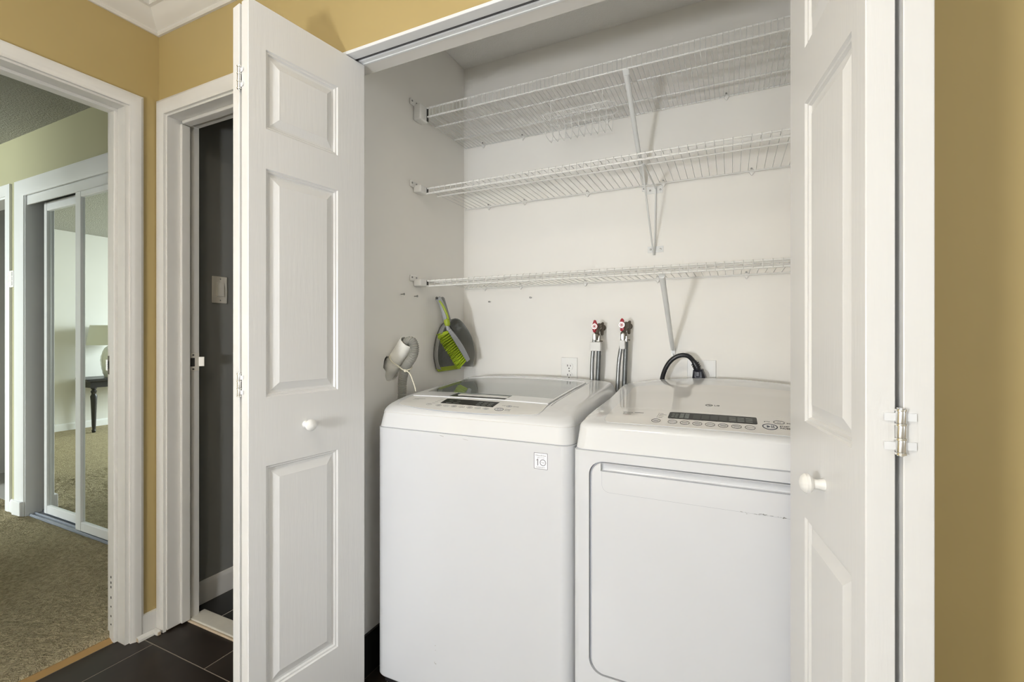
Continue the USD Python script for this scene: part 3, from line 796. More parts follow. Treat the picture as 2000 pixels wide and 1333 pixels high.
def hinge(parent, c, d, nr, z, gap):
    """Barrel hinge standing in front of the gap between two leaf edges; c = gap centre at the edges, d = leaf direction."""
    c = np.asarray(c, float) - d * 0.003
    r = max(0.0048, gap * 0.55)
    barrels = []
    h = 0.057
    for k in range(3):
        a, b = z - h / 2 + k * h / 3 + 0.001, z - h / 2 + (k + 1) * h / 3 - 0.001
        m = lathe([(0, a), (r * 0.9, a), (r, a + 0.002), (r, b - 0.002), (r * 0.9, b), (0, b)], (c[0], c[1], 0), sides=16)
        barrels.append(m)
    hg = obj('hinge', cat_(barrels), 'zinc', parent)
    for k, s in ((0, 1), (0, -1), (2, 1), (2, -1)):
        zz = z - h / 2 + (k + 0.5) * h / 3
        p0 = c + nr * s * (r * 0.8) + d * 0.002
        p1 = c + nr * s * (r + 0.012) + d * 0.002
        dd = d * 0.0012
        w = 0.0052
        obj('hinge_plate', hull(np.array([[*(p0 - dd), zz - w], [*(p0 - dd), zz + w], [*(p1 - dd), zz - w], [*(p1 - dd), zz + w], [*(p0 + dd), zz - w], [*(p1 + dd), zz + w]])), 'track', hg, smooth=False)
    obj('hinge_pin', lathe([(0, z - h / 2 - 0.003), (r * 0.75, z - h / 2 - 0.003), (r * 0.75, z + h / 2 + 0.003), (0, z + h / 2 + 0.003)], (c[0], c[1], 0), sides=12), 'chrome', hg)
    rings = [lathe([(r * 0.95, zz - 0.0014), (r * 1.14, zz - 0.0014), (r * 1.14, zz + 0.0014), (r * 0.95, zz + 0.0014)], (c[0], c[1], 0), sides=16) for zz in (z - h / 2, z - h / 6, z + h / 6, z + h / 2)]
    obj('hinge_ring', cat_(rings), 'chrome', hg)


# left pair
bd = thing('bifold_door', 'white six panel bifold door folded open on the left of the laundry closet', 'door', (-1.09, 0.95, LEAF_Z0), group='bifold doors of the laundry closet')
n1, f1 = np.array([-1.1010, 0.7726]), np.array([-1.0508, 1.1287])
d1, r1 = leaf(bd, n1, f1, +1, knob=True)
n2 = n1 - r1 * (LEAF_T + 0.0095)
leaf(bd, n2 - r1 * LEAF_T + d1 * 0.0, n2 - r1 * LEAF_T + d1 * LEAF_W + r1 * 0.006, -1)
gapc = n1 - r1 * (LEAF_T + 0.0047)
for z in (1.829, 1.041, 0.22):
    hinge(bd, gapc, d1, r1, z, 0.0095)
for q in (f1 - r1 * LEAF_T / 2 - d1 * 0.02,):
    obj('guide_pin', lathe([(0, LEAF_Z1 - 0.01), (0.005, LEAF_Z1 - 0.01), (0.005, HEAD - 0.0085), (0, HEAD - 0.0085)], (q[0], q[1] - 0.0, 0), sides=12), 'plastic_white', bd)
# right pair
be = thing('bifold_door', 'white bifold door folded open on the right, partly hiding the dryer', 'door', (0.18, 0.94, LEAF_Z0), group='bifold doors of the laundry closet')
n3, f3 = np.array([0.1622, 0.7620]), np.array([0.1111, 1.1184])
d3, r3 = leaf(be, n3, f3, -1, knob=True)
n4 = n3 - r3 * (LEAF_T - 0.002 + 0.0105)
leaf(be, n4 - r3 * LEAF_T, n4 - r3 * LEAF_T + d3 * LEAF_W + r3 * -0.006, +1)
gapd = n3 - r3 * (LEAF_T + 0.0043)
for z in (1.829, 1.041, 0.22):
    hinge(be, gapd, d3, r3, z, 0.0105)

# ------------------------------------------------------------------ WIRE SHELVES
SY0, SY1 = 1.530, 1.866
SX0, SX1 = -1.122, 0.335
RR, WR = 0.0031, 0.00115


def wire(pts, r=WR, sides=5):
    return tube(pts, r, sides)


def shelf(label, z, spacing, lip, rods, clips, x_first):
    t = thing('wire_shelf', label, 'shelf', (-0.40, SY1, z), group='wire shelves of the laundry closet')
    for y in rods:
        obj('rail', tube([(SX0, y, z), (SX1, y, z)], RR, 8), 'wire', t)
    obj('front_rail', tube([(SX0, SY0, z), (SX1, SY0, z)], RR * 1.1, 8), 'wire', t)
    obj('lip_rail', tube([(SX0, SY0 - 0.002, z + lip), (SX1, SY0 - 0.002, z + lip)], RR * 1.1, 8), 'wire', t)
    x = x_first
    zz = z + RR + WR * 0.8
    while x < SX1 - 0.003:
        if lip > 0:
            path = [(x, SY1, zz - 2 * RR), (x, SY0 + 0.004, zz - 2 * RR), (x, SY0 - 0.005, z - 0.001), (x, SY0 - 0.006, z + lip)]
        else:
            path = [(x, SY1, zz), (x, SY0, zz), (x, SY0 - 0.004, zz - 0.002), (x, SY0 - 0.0055, z + lip - 0.002)]
        obj('wire', wire(path), 'wire_deck_shaded', t, smooth=40)
        x += spacing
    for cx in clips:
        k = obj('wall_clip', hull(_SPH * 0.006 + [cx, YB - 0.005, z + 0.004], _SPH * 0.003 + [cx, YB - 0.006, z - 0.012], _SPH * 0.004 + [cx - 0.005, YB - 0.005, z - 0.002], _SPH * 0.004 + [cx + 0.005, YB - 0.005, z - 0.002]), 'plastic_white', t)
        obj('screw', lathe([(0, 0), (0.0035, 0), (0.003, 0.002), (0, 0.0025)], (cx - 0.001, YB - 0.0095, z + 0.009), 'y-', 10), 'screw', k)
    e = obj('end_bracket', rb(XL, XL + 0.036, 1.486, 1.538, z - 0.024, z + max(lip, 0.0) + 0.006, 0.006), 'plastic_white', t)
    zt = z + max(lip, 0.0)
    obj('bracket_tab', rb(XL, XL + 0.008, 1.462, 1.512, zt - 0.004, zt + 0.020, 0.004), 'plastic_white', e)
    obj('bracket_slot', bx(XL + 0.0355, XL + 0.0375, 1.526, 1.5365, z - 0.018, z + max(lip, 0.0) + 0.002), 'slot', e, 'dark slot of the bracket', smooth=False)
    for yy in (1.470, 1.497):
        obj('screw', lathe([(0, 0), (0.0040, 0), (0.0032, 0.0022), (0, 0.0026)], (XL + 0.0078, yy, zt + 0.010), 'x', 10), 'screw', e)
    return t


def brace(t, p0, p1, screws):
    """Tubular shelf brace with flattened ends."""
    p0, p1 = np.array(p0, float), np.array(p1, float)
    u = (p1 - p0) / np.linalg.norm(p1 - p0)
    b = obj('support_brace', tube([p0 + u * 0.012, p0 + u * 0.03, p0 + u * 0.06, p1 - u * 0.03, p1 - u * 0.012], [0.0095, 0.0095, 0.0088, 0.0080, 0.0070], 16), 'wire_grey', t)
    obj('brace_clip', hull(_SPH * 0.003 + (p0 + [0.008, 0, 0.003]), _SPH * 0.003 + (p0 + [-0.008, 0, 0.003]), _SPH * 0.004 + (p0 + u * 0.022 + [0.006, 0, 0]), _SPH * 0.004 + (p0 + u * 0.022 - [0.006, 0, 0])), 'wire_grey', b)
    f = obj('brace_foot', rb(p1[0] - 0.008, p1[0] + 0.008, YB - 0.004, YB, p1[2] - 0.022, p1[2] + 0.012, 0.0018), 'wire_grey', b)
    obj('screw', lathe([(0, 0), (0.0040, 0), (0.0032, 0.0022), (0, 0.0026)], (p1[0], YB - 0.0038, p1[2] - 0.012), 'y-', 10), 'screw', f)


s1 = shelf('top wire shelf of closely spaced wires with a tall upturned front lip', 2.0425, 0.01585, 0.034, (1.620, 1.760, 1.864), (-1.0276, -0.8294, -0.4556, -0.0149), -1.116)
brace(s1, (-0.3118, 1.532, 2.036), (-0.3090, YB - 0.010, 1.757), 1)
s2 = shelf('middle wire shelf of widely spaced wires held by a triangular wire bracket', 1.7560, 0.0254, -0.0205, (1.576, 1.636, 1.862), (-0.9983, -0.8195, -0.5369, -0.2350, 0.0668), -1.113)
A, B, C = np.array([-0.2675, 1.606, 1.7500]), np.array([-0.2640, YB - 0.005, 1.7400]), np.array([-0.2690, YB - 0.006, 1.482])
wb = obj('wire_bracket', cat_([tube([A, B], 0.0034, 8), tube([B, C], 0.0034, 8), tube([A - [0.004, 0, 0], A - [0.004, -0.003, 0.01], C + [-0.003, -0.004, 0]], 0.0034, 8)]), 'wire_grey', s2)
obj('bracket_plate', rb(-0.298, -0.238, YB - 0.0026, YB, 1.722, 1.750, 0.001), 'wire_grey', wb)
obj('bracket_plate', rb(-0.296, -0.236, YB - 0.0026, YB, 1.492, 1.516, 0.001), 'wire_grey', wb)
for x, z in ((-0.286, 1.7352), (-0.2474, 1.734), (-0.284, 1.5045), (-0.2474, 1.5036)):
    obj('screw', lathe([(0, 0), (0.0042, 0), (0.0034, 0.0022), (0, 0.0028)], (x, YB - 0.0024, z), 'y-', 10), 'screw', wb)
s3 = shelf('lowest wire shelf of widely spaced wires, just above the taps', 1.3865, 0.0254, -0.0205, (1.576, 1.636, 1.862), (-1.0196, -0.8393, -0.5457, -0.257, 0.0504), -1.110)
brace(s3, (-0.1990, 1.533, 1.365), (-0.2000, YB - 0.008, 1.108), 1)

# wire rack hanging under the top shelf
bk = thing('wire_basket', 'small white wire rack hung under the top shelf', 'rack', (-0.515, 1.68, 1.92))
rx0, rx1, ry0, ry1, rz = -0.652, -0.380, 1.634, 1.742, 2.004
ring = [(rx0, ry0, rz), (rx1 - 0.02, ry0, rz), (rx1, ry0 + 0.02, rz - 0.001), (rx1, ry1 - 0.02, rz), (rx1 - 0.02, ry1, rz), (rx0 + 0.02, ry1, rz), (rx0, ry1 - 0.02, rz), (rx0, ry0, rz)]
obj('rim', tube(ring, 0.0017, 6), 'wire', bk)
obj('inner_rim', tube([(-0.605, 1.640, 1.998), (-0.600, 1.643, 1.992), (-0.432, 1.643, 1.992), (-0.428, 1.640, 1.998)], 0.0014, 6), 'wire', bk)
obj('bottom_rail', tube([(rx0 + 0.01, 1.700, 1.929), (rx1 - 0.02, 1.700, 1.929)], 0.0013, 6), 'wire', bk)
for k in range(10):
    x = rx0 + 0.012 + k * 0.0265
    obj('loop', tube([(x, ry0, rz), (x - 0.001, 1.643, 1.962), (x, 1.658, 1.934), (x + 0.002, 1.672, 1.927), (x + 0.002, 1.712, 1.926), (x, 1.728, 1.940), (x, ry1, rz)], 0.0012, 5), 'wire', bk)
for x in (-0.607, -0.411):
    obj('hook', tube([(x, 1.628, 2.0475), (x, 1.619, 2.0490), (x, 1.6135, 2.044), (x, 1.616, 2.036), (x - 0.004, 1.640, 2.006), (x - 0.006, 1.643, 1.992)], 0.0014, 6), 'wire', bk)

# ------------------------------------------------------------------ WALL FITTINGS
def outlet(label, x, z, w, h, recept=True):
    t = thing('wall_outlet', label, 'outlet', (x, YB, z), group='wall outlets behind the machines')
    obj('cover_plate', rb(x - w / 2, x + w / 2, YB - 0.0055, YB, z - h / 2, z + h / 2, 0.0025), 'outlet', t)
    if recept:
        for s in (1, -1):
            zc = z + s * 0.0195
            f = obj('receptacle', prism(Point(x, zc).buffer(0.0172).intersection(sbox(x - 0.02, zc - 0.0135, x + 0.02, zc + 0.0135)), YB - 0.0075, YB - 0.004, 'xz'), 'outlet', t)
            obj('slot', cat_([bx(x - 0.0075, x - 0.0052, YB - 0.0079, YB - 0.0072, zc - 0.001, zc + 0.008), bx(x + 0.0052, x + 0.0075, YB - 0.0079, YB - 0.0072, zc - 0.0005, zc + 0.007), lathe([(0, 0), (0.0026, 0), (0.0026, 0.0007), (0, 0.0007)], (x, YB - 0.0072, zc - 0.0075), 'y-', 10)]), 'slot', f, 'dark outlet slots', smooth=False)
        obj('screw', lathe([(0, 0), (0.003, 0), (0, 0.0016)], (x, YB - 0.0053, z), 'y-', 10), 'screw', t)
    return t


outlet('white duplex wall outlet low on the back wall above the washer', -0.6160, 1.0190, 0.070, 0.114)
oo = outlet('wide white outlet plate behind the black dryer plug', -0.1000, 1.0110, 0.1005, 0.132, False)
obj('socket_face', lathe([(0, 0), (0.027, 0), (0.025, 0.003), (0, 0.003)], (-0.098, YB - 0.005, 1.018), 'y-', 24), 'outlet', oo)

# switch in the dark room
sw = thing('light_switch', 'almond rocker light switch on the charcoal wall', 'switch', (xd, 1.328, 1.375))
obj('cover_plate', rb(xd, xd + 0.006, 1.2938, 1.3620, 1.3145, 1.4355, 0.003), 'outlet_ivory', sw)
obj('rocker_frame', bx(xd + 0.004, xd + 0.0066, 1.3125, 1.3475, 1.343, 1.409), 'outlet_ivory', sw, smooth=False)
obj('rocker', hull(np.array([[xd + 0.005, 1.3145, 1.345], [xd + 0.005, 1.3455, 1.345], [xd + 0.0105, 1.3145, 1.346], [xd + 0.0105, 1.3455, 1.346], [xd + 0.0072, 1.3145, 1.376], [xd + 0.0072, 1.3455, 1.376], [xd + 0.0085, 1.3145, 1.406], [xd + 0.0085, 1.3455, 1.406], [xd + 0.005, 1.3145, 1.407], [xd + 0.005, 1.3455, 1.407]])), 'outlet_ivory', sw, smooth=False)
for z in (1.4235, 1.3275):
    obj('screw', lathe([(0, 0), (0.0032, 0), (0, 0.0016)], (xd + 0.0058, 1.330, z), 'x', 10), 'screw', sw)

# bare screws
for x, z, lab in ((-0.993, 1.3226, 'bare screw in the closet back wall near the corner'), (-0.7902, 1.3342, 'bare screw in the closet back wall right of the corner one')):
    t = thing('wall_screw', lab, 'screw', (x, YB, z), group='bare screws under the lowest shelf')
    obj('shank', lathe([(0, 0), (0.0016, 0), (0.0016, 0.012), (0.0042, 0.0125), (0.0042, 0.0145), (0, 0.0155)], (x, YB, z), 'y-', 12), 'screw', t)
for y, z, lab in ((1.4112, 1.3255, 'left bare screw in the closet side wall under the lowest shelf bracket'), (1.493, 1.3241, 'right bare screw in the closet side wall under the lowest shelf bracket')):
    t = thing('wall_screw', lab, 'screw', (XL, y, z), group='bare screws under the lowest shelf')
    obj('shank', lathe([(0, 0), (0.0017, 0), (0.0017, 0.014), (0.0042, 0.0145), (0.0042, 0.0165), (0, 0.0175)], (XL, y, z), 'x', 12), 'screw', t)


# ------------------------------------------------------------------ TAPS AND HOSES
def tap(label, x, z, hoses, tagbox, oval):
    t = thing('tap', label, 'tap', (x, YB, z), group='laundry taps')
    y = YB - 0.081
    obj('stub', tube([(x + 0.012, YB, z - 0.004), (x + 0.010, y + 0.03, z - 0.004)], 0.009, 14), 'brass', t)
    obj('flange', lathe([(0, 0), (0.0125, 0), (0.011, 0.003), (0, 0.004)], (x + 0.012, YB, z - 0.004), 'y-', 20), 'brass', t)
    obj('mounting_ear', hull(_SPH * 0.005 + [x + 0.020, y + 0.045, z + 0.013], _SPH * 0.006 + [x + 0.012, y + 0.040, z + 0.004], _SPH * 0.006 + [x + 0.016, y + 0.05, z - 0.030]), 'brass', t)
    obj('body', hull(_SPH * 0.012 + [x + 0.008, y + 0.034, z + 0.002], _SPH * 0.013 + [x + 0.003, y + 0.022, z - 0.004], _SPH * 0.010 + [x + 0.002, y + 0.020, z - 0.022]), 'brass', t)
    obj('bonnet', lathe([(0, 0), (0.011, 0), (0.0115, 0.008), (0.008, 0.012), (0.005, 0.020), (0, 0.020)], (x + 0.002, y + 0.022, z), 'y-', 16), 'brass', t)
    hp_ = rb(x - 0.0075, x + 0.0075, y - 0.003, y + 0.003, z - 0.020, z + 0.021, 0.0028) if oval else hull(_SPH * 0.0058 + [x, y, z + 0.0195], _SPH * 0.0058 + [x - 0.003, y, z - 0.016], _SPH * 0.005 + [x - 0.008, y, z], _SPH * 0.005 + [x + 0.008, y, z])
    h = obj('handle', hp_, 'red', t)
    obj('knob_end', cat_([trimesh.creation.icosphere(2, 0.0055).apply_translation([x, y - 0.001, z + 0.020]), trimesh.creation.icosphere(2, 0.0055).apply_translation([x - 0.002, y - 0.001, z - 0.019])]), 'red', h)
    obj('disc', lathe([(0, 0), (0.0098, 0), (0.0098, 0.002), (0.0085, 0.003), (0, 0.003)], (x, y - 0.0050, z), 'y-', 24), 'pink', h, 'pale disc on the tap handle')
    obj('disc_ring', lathe([(0.0086, 0), (0.0112, 0), (0.0112, 0.0035), (0.0086, 0.0035), (0.0086, 0)], (x, y - 0.0045, z), 'y-', 24), 'nut', h)
    obj('screw', lathe([(0, 0), (0.0028, 0), (0.002, 0.002), (0, 0.0022)], (x, y - 0.0078, z), 'y-', 12), 'red', h)
    obj('vacuum_breaker', lathe([(0, 0.012), (0.008, 0.012), (0.0125, 0.009), (0.0125, -0.004), (0.010, -0.006), (0.010, -0.016), (0, -0.016)], (x + 0.002, y + 0.020, z - 0.038), 'z', 16), 'brass', t)
    obj('drip_lever', tube([(x + 0.012, y + 0.022, z - 0.056), (x + 0.026, y + 0.018, z - 0.058)], 0.002, 8), 'brass', t)
    for pts, r, mat in hoses:
        hh = obj('hose', tube(smooth_path(pts, 24), r, 14), mat, t)
        obj('hose_nut', lathe([(0, 0.010), (r * 1.0, 0.010), (r * 1.12, 0.004), (r * 1.12, -0.010), (r * 1.0, -0.016), (0, -0.016)], (pts[0][0], pts[0][1], pts[0][2]), 'z', 6), 'nut', hh, smooth=20)
    (tx, ty, tz, tw, thh) = tagbox
    obj('paper_tag', rb(tx - tw / 2, tx + tw / 2, ty - 0.010, ty + 0.010, tz - thh / 2, tz + thh / 2, 0.002), 'paper', t, 'white paper tag wrapped round the hose')


tap('left water tap with a pinkish round handle and a square paper tag on its hoses', -0.4849, 1.2043,
    [([(-0.4880, 1.800, 1.166), (-0.4915, 1.803, 1.142), (-0.4975, 1.806, 1.100), (-0.5020, 1.808, 0.995), (-0.503, 1.81, 0.93)], 0.0080, 'braid'),
     ([(-0.4760, 1.812, 1.160), (-0.4755, 1.818, 1.135), (-0.4765, 1.820, 1.100), (-0.4815, 1.822, 1.000), (-0.484, 1.823, 0.93)], 0.0092, 'braid_dark')], (-0.4840, 1.8005, 1.125, 0.042, 0.035), False)
tap('right water tap with a narrow bright red handle', -0.3782, 1.2091,
    [([(-0.3775, 1.800, 1.166), (-0.3800, 1.802, 1.148), (-0.3890, 1.804, 1.100), (-0.3985, 1.806, 0.990), (-0.402, 1.807, 0.93)], 0.0078, 'braid'),
     ([(-0.3690, 1.814, 1.160), (-0.3700, 1.820, 1.140), (-0.3725, 1.822, 1.080), (-0.3765, 1.824, 0.985), (-0.379, 1.825, 0.93)], 0.0092, 'braid_dark')], (-0.3795, 1.804, 1.133, 0.020, 0.034), True)

# ------------------------------------------------------------------ DRYER CORD
pc = thing('power_cord', 'thick black dryer cord and plug arching over the dryer back', 'power cord', (-0.16, YB, 1.05))
path = [(-0.240, 1.822, 0.90), (-0.2365, 1.818, 0.975), (-0.2322, 1.812, 1.0117), (-0.2215, 1.805, 1.0431), (-0.2018, 1.800, 1.0745), (-0.1791, 1.799, 1.0915), (-0.1582, 1.800, 1.0965), (-0.1423, 1.803, 1.0935), (-0.1310, 1.808, 1.084), (-0.1230, 1.812, 1.0735)]
obj('cord', tube(smooth_path(path, 48), 0.0082, 16), 'rubber', pc)
pg = obj('plug', hull(*[_SPH * 0.003 + [x, y, z] for x, z in ((-0.1255, 1.012), (-0.0855, 1.012), (-0.1225, 1.040), (-0.0955, 1.042)) for y in (1.812, YB - 0.009)], *[_SPH * 0.003 + [x, 1.806, z] for x, z in ((-0.119, 1.014), (-0.094, 1.014), (-0.118, 1.036), (-0.098, 1.036))]), 'rubber_blue', pc)
obj('strain_relief', hull(_SPH * 0.0095 + [-0.1220, 1.812, 1.072], _SPH * 0.0125 + [-0.1130, 1.818, 1.052], _SPH * 0.0125 + [-0.110, 1.822, 1.041]), 'rubber', pg)
obj('rib', cat_([lathe([(0.0085, -0.0020), (0.0142, -0.0020), (0.0142, 0.0020), (0.0085, 0.0020), (0.0085, -0.0020)], (0, 0, 0), 'z', 16).apply_transform(trimesh.transformations.rotation_matrix(-0.42, [0, 1, 0])).apply_translation(c) for c in ([-0.1185, 1.814, 1.0655], [-0.1155, 1.816, 1.059], [-0.1125, 1.818, 1.0525])]), 'rubber', pg)
obj('grip', rb(-0.116, -0.101, 1.800, 1.808, 1.018, 1.038, 0.003), 'rubber_blue', pg)

# ------------------------------------------------------------------ STANDPIPE AND DRAIN HOSE
pp = thing('drain_pipe', 'white plastic standpipe poking out of a ragged hole in the left wall', 'pipe', (XL, 1.355, 1.05))
P0, P1 = np.array([-1.188, 1.372, 1.000]), np.array([-1.0560, 1.352, 1.1460])
ax = (P1 - P0) / np.linalg.norm(P1 - P0)
sh_ = tube([P0, P0 + ax * 0.08, P1], [0.0275, 0.0285, 0.0285], 32)
inn = tube([P0 + ax * 0.02, P1 + ax * 0.02], 0.0258, 32)
obj('pipe', cut(sh_, inn), 'pipe', pp)
obj('collar', cut(tube([P0 + ax * 0.072, P0 + ax * 0.098], 0.0315, 32), tube([P0 + ax * 0.05, P0 + ax * 0.12], 0.0286, 32)), 'pipe', pp)
hs = thing('drain_hose', 'grey corrugated drain hose bent into the standpipe', 'hose', (-1.09, 1.36, 0.9))
hp0 = smooth_path([(-1.098, 1.357, 1.098), (-1.078, 1.355, 1.124), (-1.060, 1.3525, 1.1435), (-1.040, 1.352, 1.148), (-1.0275, 1.352, 1.132), (-1.0285, 1.353, 1.108), (-1.041, 1.355, 1.0855), (-1.061, 1.360, 1.066), (-1.080, 1.366, 1.041), (-1.0925, 1.370, 1.010), (-1.0965, 1.372, 0.975), (-1.0975, 1.373, 0.930), (-1.0975, 1.375, 0.86)], 330)
ss = np.r_[0, np.cumsum(np.linalg.norm(np.diff(hp0, axis=0), axis=1))]
obj('hose', tube(hp0, 0.0155 + 0.0019 * np.sin(2 * PI * ss / 0.0052), 20), 'hose_grey', hs, smooth=50)
tie = thing('cable_tie', 'pale cable tie binding the grey drain hose to the white standpipe', 'cable tie', (-1.09, 1.33, 1.06))
band = smooth_path([(-1.122, 1.392, 1.100), (-1.128, 1.362, 1.104), (-1.122, 1.334, 1.092), (-1.102, 1.323, 1.073), (-1.084, 1.338, 1.056), (-1.067, 1.347, 1.043), (-1.056, 1.362, 1.045), (-1.062, 1.384, 1.052), (-1.09, 1.396, 1.075), (-1.122, 1.392, 1.100)], 60)
obj('strap', tube(band, 0.0026, 8), 'tie', tie)
obj('tail', tube(smooth_path([(-1.063, 1.350, 1.040), (-1.050, 1.351, 1.035), (-1.036, 1.352, 1.012), (-1.0245, 1.352, 0.985), (-1.020, 1.352, 0.968)], 24), 0.0022, 8), 'tie', tie)
obj('head', rb(-1.068, -1.059, 1.344, 1.352, 1.036, 1.046, 0.002), 'tie', tie)

# ------------------------------------------------------------------ DUSTPAN AND BRUSH
dp = thing('dustpan', 'grey dustpan with a green lip hanging on the closet side wall', 'dustpan', (XL, 1.72, 1.03))
xw = XL + 0.004


_pan = smooth_path([(1.626, 1.026), (1.608, 1.060), (1.606, 1.100), (1.620, 1.155), (1.648, 1.205), (1.690, 1.240), (1.722, 1.243), (1.765, 1.218), (1.808, 1.170), (1.836, 1.115), (1.838, 1.070), (1.820, 1.028)], 40)


def pan_ring(inset, frac):
    """Outline of the pan at a fraction of its flange height, which grows from the near side to the far side."""
    c = np.array([1.725, 1.11])
    q = c + (_pan - c) * (1 - inset)
    q[0, 1], q[-1, 1] = _pan[0, 1], _pan[-1, 1]
    h = 0.030 + 0.042 * np.clip((_pan[:, 0] - 1.61) / 0.20, 0, 1) if frac > 0 else 0.0
    return np.c_[xw + frac * h, q] if frac > 0 else np.c_[np.full(len(q), xw), q]


levels = [pan_ring(0.16, 0), pan_ring(0.10, 0.2), pan_ring(0.04, 0.6), pan_ring(0.0, 1.0)]
inner = [pan_ring(0.022, 1.0), pan_ring(0.065, 0.6), pan_ring(0.13, 0.22), pan_ring(0.19, 0.06)]
allr = levels + inner
nn = len(levels[0])
vv = np.vstack(allr)
ff = []
for i in range(len(allr) - 1):
    for j in range(nn - 1):
        a, b, c, d = i * nn + j, i * nn + j + 1, (i + 1) * nn + j + 1, (i + 1) * nn + j
        ff += [[a, b, c], [a, c, d]]
obj('side_wall', trimesh.Trimesh(vv, np.array(ff), process=False), 'pan_grey', dp, smooth=40)
base_poly = Polygon(pan_ring(0.13, 0)[:, 1:])
obj('pan', prism(base_poly, xw - 0.002, xw + 0.005, 'yz'), 'pan_dark', dp, 'dark inside of the pan')
obj('lip', hull(*[_SPH * 0.0035 + [xw + dx, y, z] for dx, y, z in ((0.003, 1.640, 1.030), (0.003, 1.812, 1.032), (0.012, 1.640, 1.018), (0.012, 1.810, 1.020))]), 'green', dp, 'green rubber lip')
obj('handle', hull(_SPH * 0.010 + [xw + 0.012, 1.668, 1.325], _SPH * 0.012 + [xw + 0.020, 1.700, 1.235], _SPH * 0.008 + [xw + 0.010, 1.690, 1.235]), 'pan_grey', dp)
hb = thing('hand_brush', 'green bristled hand brush clipped to the grey dustpan', 'brush', (XL + 0.06, 1.68, 1.1))
H0, H1, H2 = np.array([XL + 0.028, 1.616, 1.326]), np.array([XL + 0.058, 1.634, 1.226]), np.array([XL + 0.066, 1.638, 1.190])
H3 = np.array([XL + 0.088, 1.746, 1.064])
hd = obj('handle', tube(smooth_path([H0, H0 * 0.5 + H1 * 0.5 + [0.006, 0.002, 0], H1, H2], 20), np.r_[np.linspace(0.0105, 0.0125, 8), np.linspace(0.0125, 0.0075, 12)], 16), 'brush_grey', hb)
obj('grip_strip', tube(smooth_path([H0 + [0.010, -0.005, -0.012], H0 * 0.5 + H1 * 0.5 + [0.017, -0.005, 0], H1 + [0.012, -0.003, 0.012]], 16), np.r_[np.linspace(0.0035, 0.0058, 8), np.linspace(0.0058, 0.0045, 8)], 10), 'green', hd, 'green grip strip')
obj('hanging_hole', lathe([(0.0030, 0), (0.0052, 0), (0.0052, 0.003), (0.0030, 0.003), (0.0030, 0)], H0 + [0.004, -0.012, -0.002], 'y-', 16), 'slot', hd)
obj('collar', hull(_SPH * 0.013 + (H1 + [0.002, 0, 0.004]), _SPH * 0.012 + (H1 + [0.004, 0.002, -0.010])), 'green', hd, 'green collar')
u = (H3 - H2) / np.linalg.norm(H3 - H2)
bd_ = np.array([-0.62, -0.36, -0.42])
bd_ = bd_ - u * (bd_ @ u)
bd_ /= np.linalg.norm(bd_)
sd = np.cross(u, bd_)
hpts = []
for s in np.linspace(0, 1, 12):
    w = 0.0070 + 0.0115 * math.sin(PI * min(1, 0.12 + s * 0.72)) ** 0.7
    c = H2 + (H3 - H2) * s
    hpts.append(_SPH * 0.0035 + c + sd * w)
    hpts.append(_SPH * 0.0035 + c - sd * w)
    e_ = 0.003 + 0.013 * math.sin(PI * min(1, 0.10 + s * 0.70)) ** 0.8
    hpts.append(_SPH * 0.0030 + c - bd_ * e_ + sd * w * 0.7)
    hpts.append(_SPH * 0.0030 + c - bd_ * e_ - sd * w * 0.7)
obj('brush_head', hull(*hpts), 'brush_grey', hb)
tuft, tuft2 = [], []
for i, s in enumerate(np.linspace(0.03, 0.99, 15)):
    for q in (-0.8, -0.27, 0.27, 0.8):
        for b in range(5):
            c = H2 + (H3 - H2) * s + sd * (0.010 * q) + bd_ * 0.002
            L = 0.050 + rng.uniform(-0.004, 0.004)
            tip = c + bd_ * L + u * (0.012 * (s - 0.25) + rng.uniform(-0.005, 0.005)) + sd * (0.010 * q * 0.8 + rng.uniform(-0.005, 0.005))
            (tuft if (i + b) % 2 else tuft2).append(tube([c, (c + tip) / 2, tip], [0.0020, 0.0019, 0.0010], 4))
obj('bristles', cat_(tuft + tuft2), 'bristle', hb, 'bright green bristles', kind='stuff')
hk = thing('wall_hook', 'small hook the dustpan and brush hang on', 'hook', (XL, 1.655, 1.326))
obj('peg', tube([(XL, 1.642, 1.322), (XL + 0.036, 1.622, 1.326)], 0.0024, 8), 'screw', hk)

# ------------------------------------------------------------------ WASHER AND DRYER
def interp_t(tab):
    a = np.array(tab)
    from scipy.interpolate import PchipInterpolator
    return PchipInterpolator(a[:, 0], a[:, 1], extrapolate=True)


_wz = interp_t([(1.15, .905), (1.19, .926), (1.225, .940), (1.25, .948), (1.31, .961), (1.4, .970), (1.57, .984), (1.7, .993), (1.8, 1.004)])
_dz = interp_t([(1.12, .918), (1.17, .936), (1.215, .946), (1.25, .953), (1.30, .960), (1.42, .973), (1.55, .990), (1.66, 1.008), (1.72, 1.014), (1.80, 1.018)])


def wz(x, y):
    x, y = np.asarray(x, float), np.asarray(y, float)
    return _wz(y) - (.004 + .010 * (y - 1.2) / .6) * ((x + .723) / .338) ** 2


def dz(x, y):
    x, y = np.asarray(x, float), np.asarray(y, float)
    return _dz(y) - (.003 + .030 * np.maximum(0, (y - 1.25) / .55)) * ((x + .034) / .338) ** 2


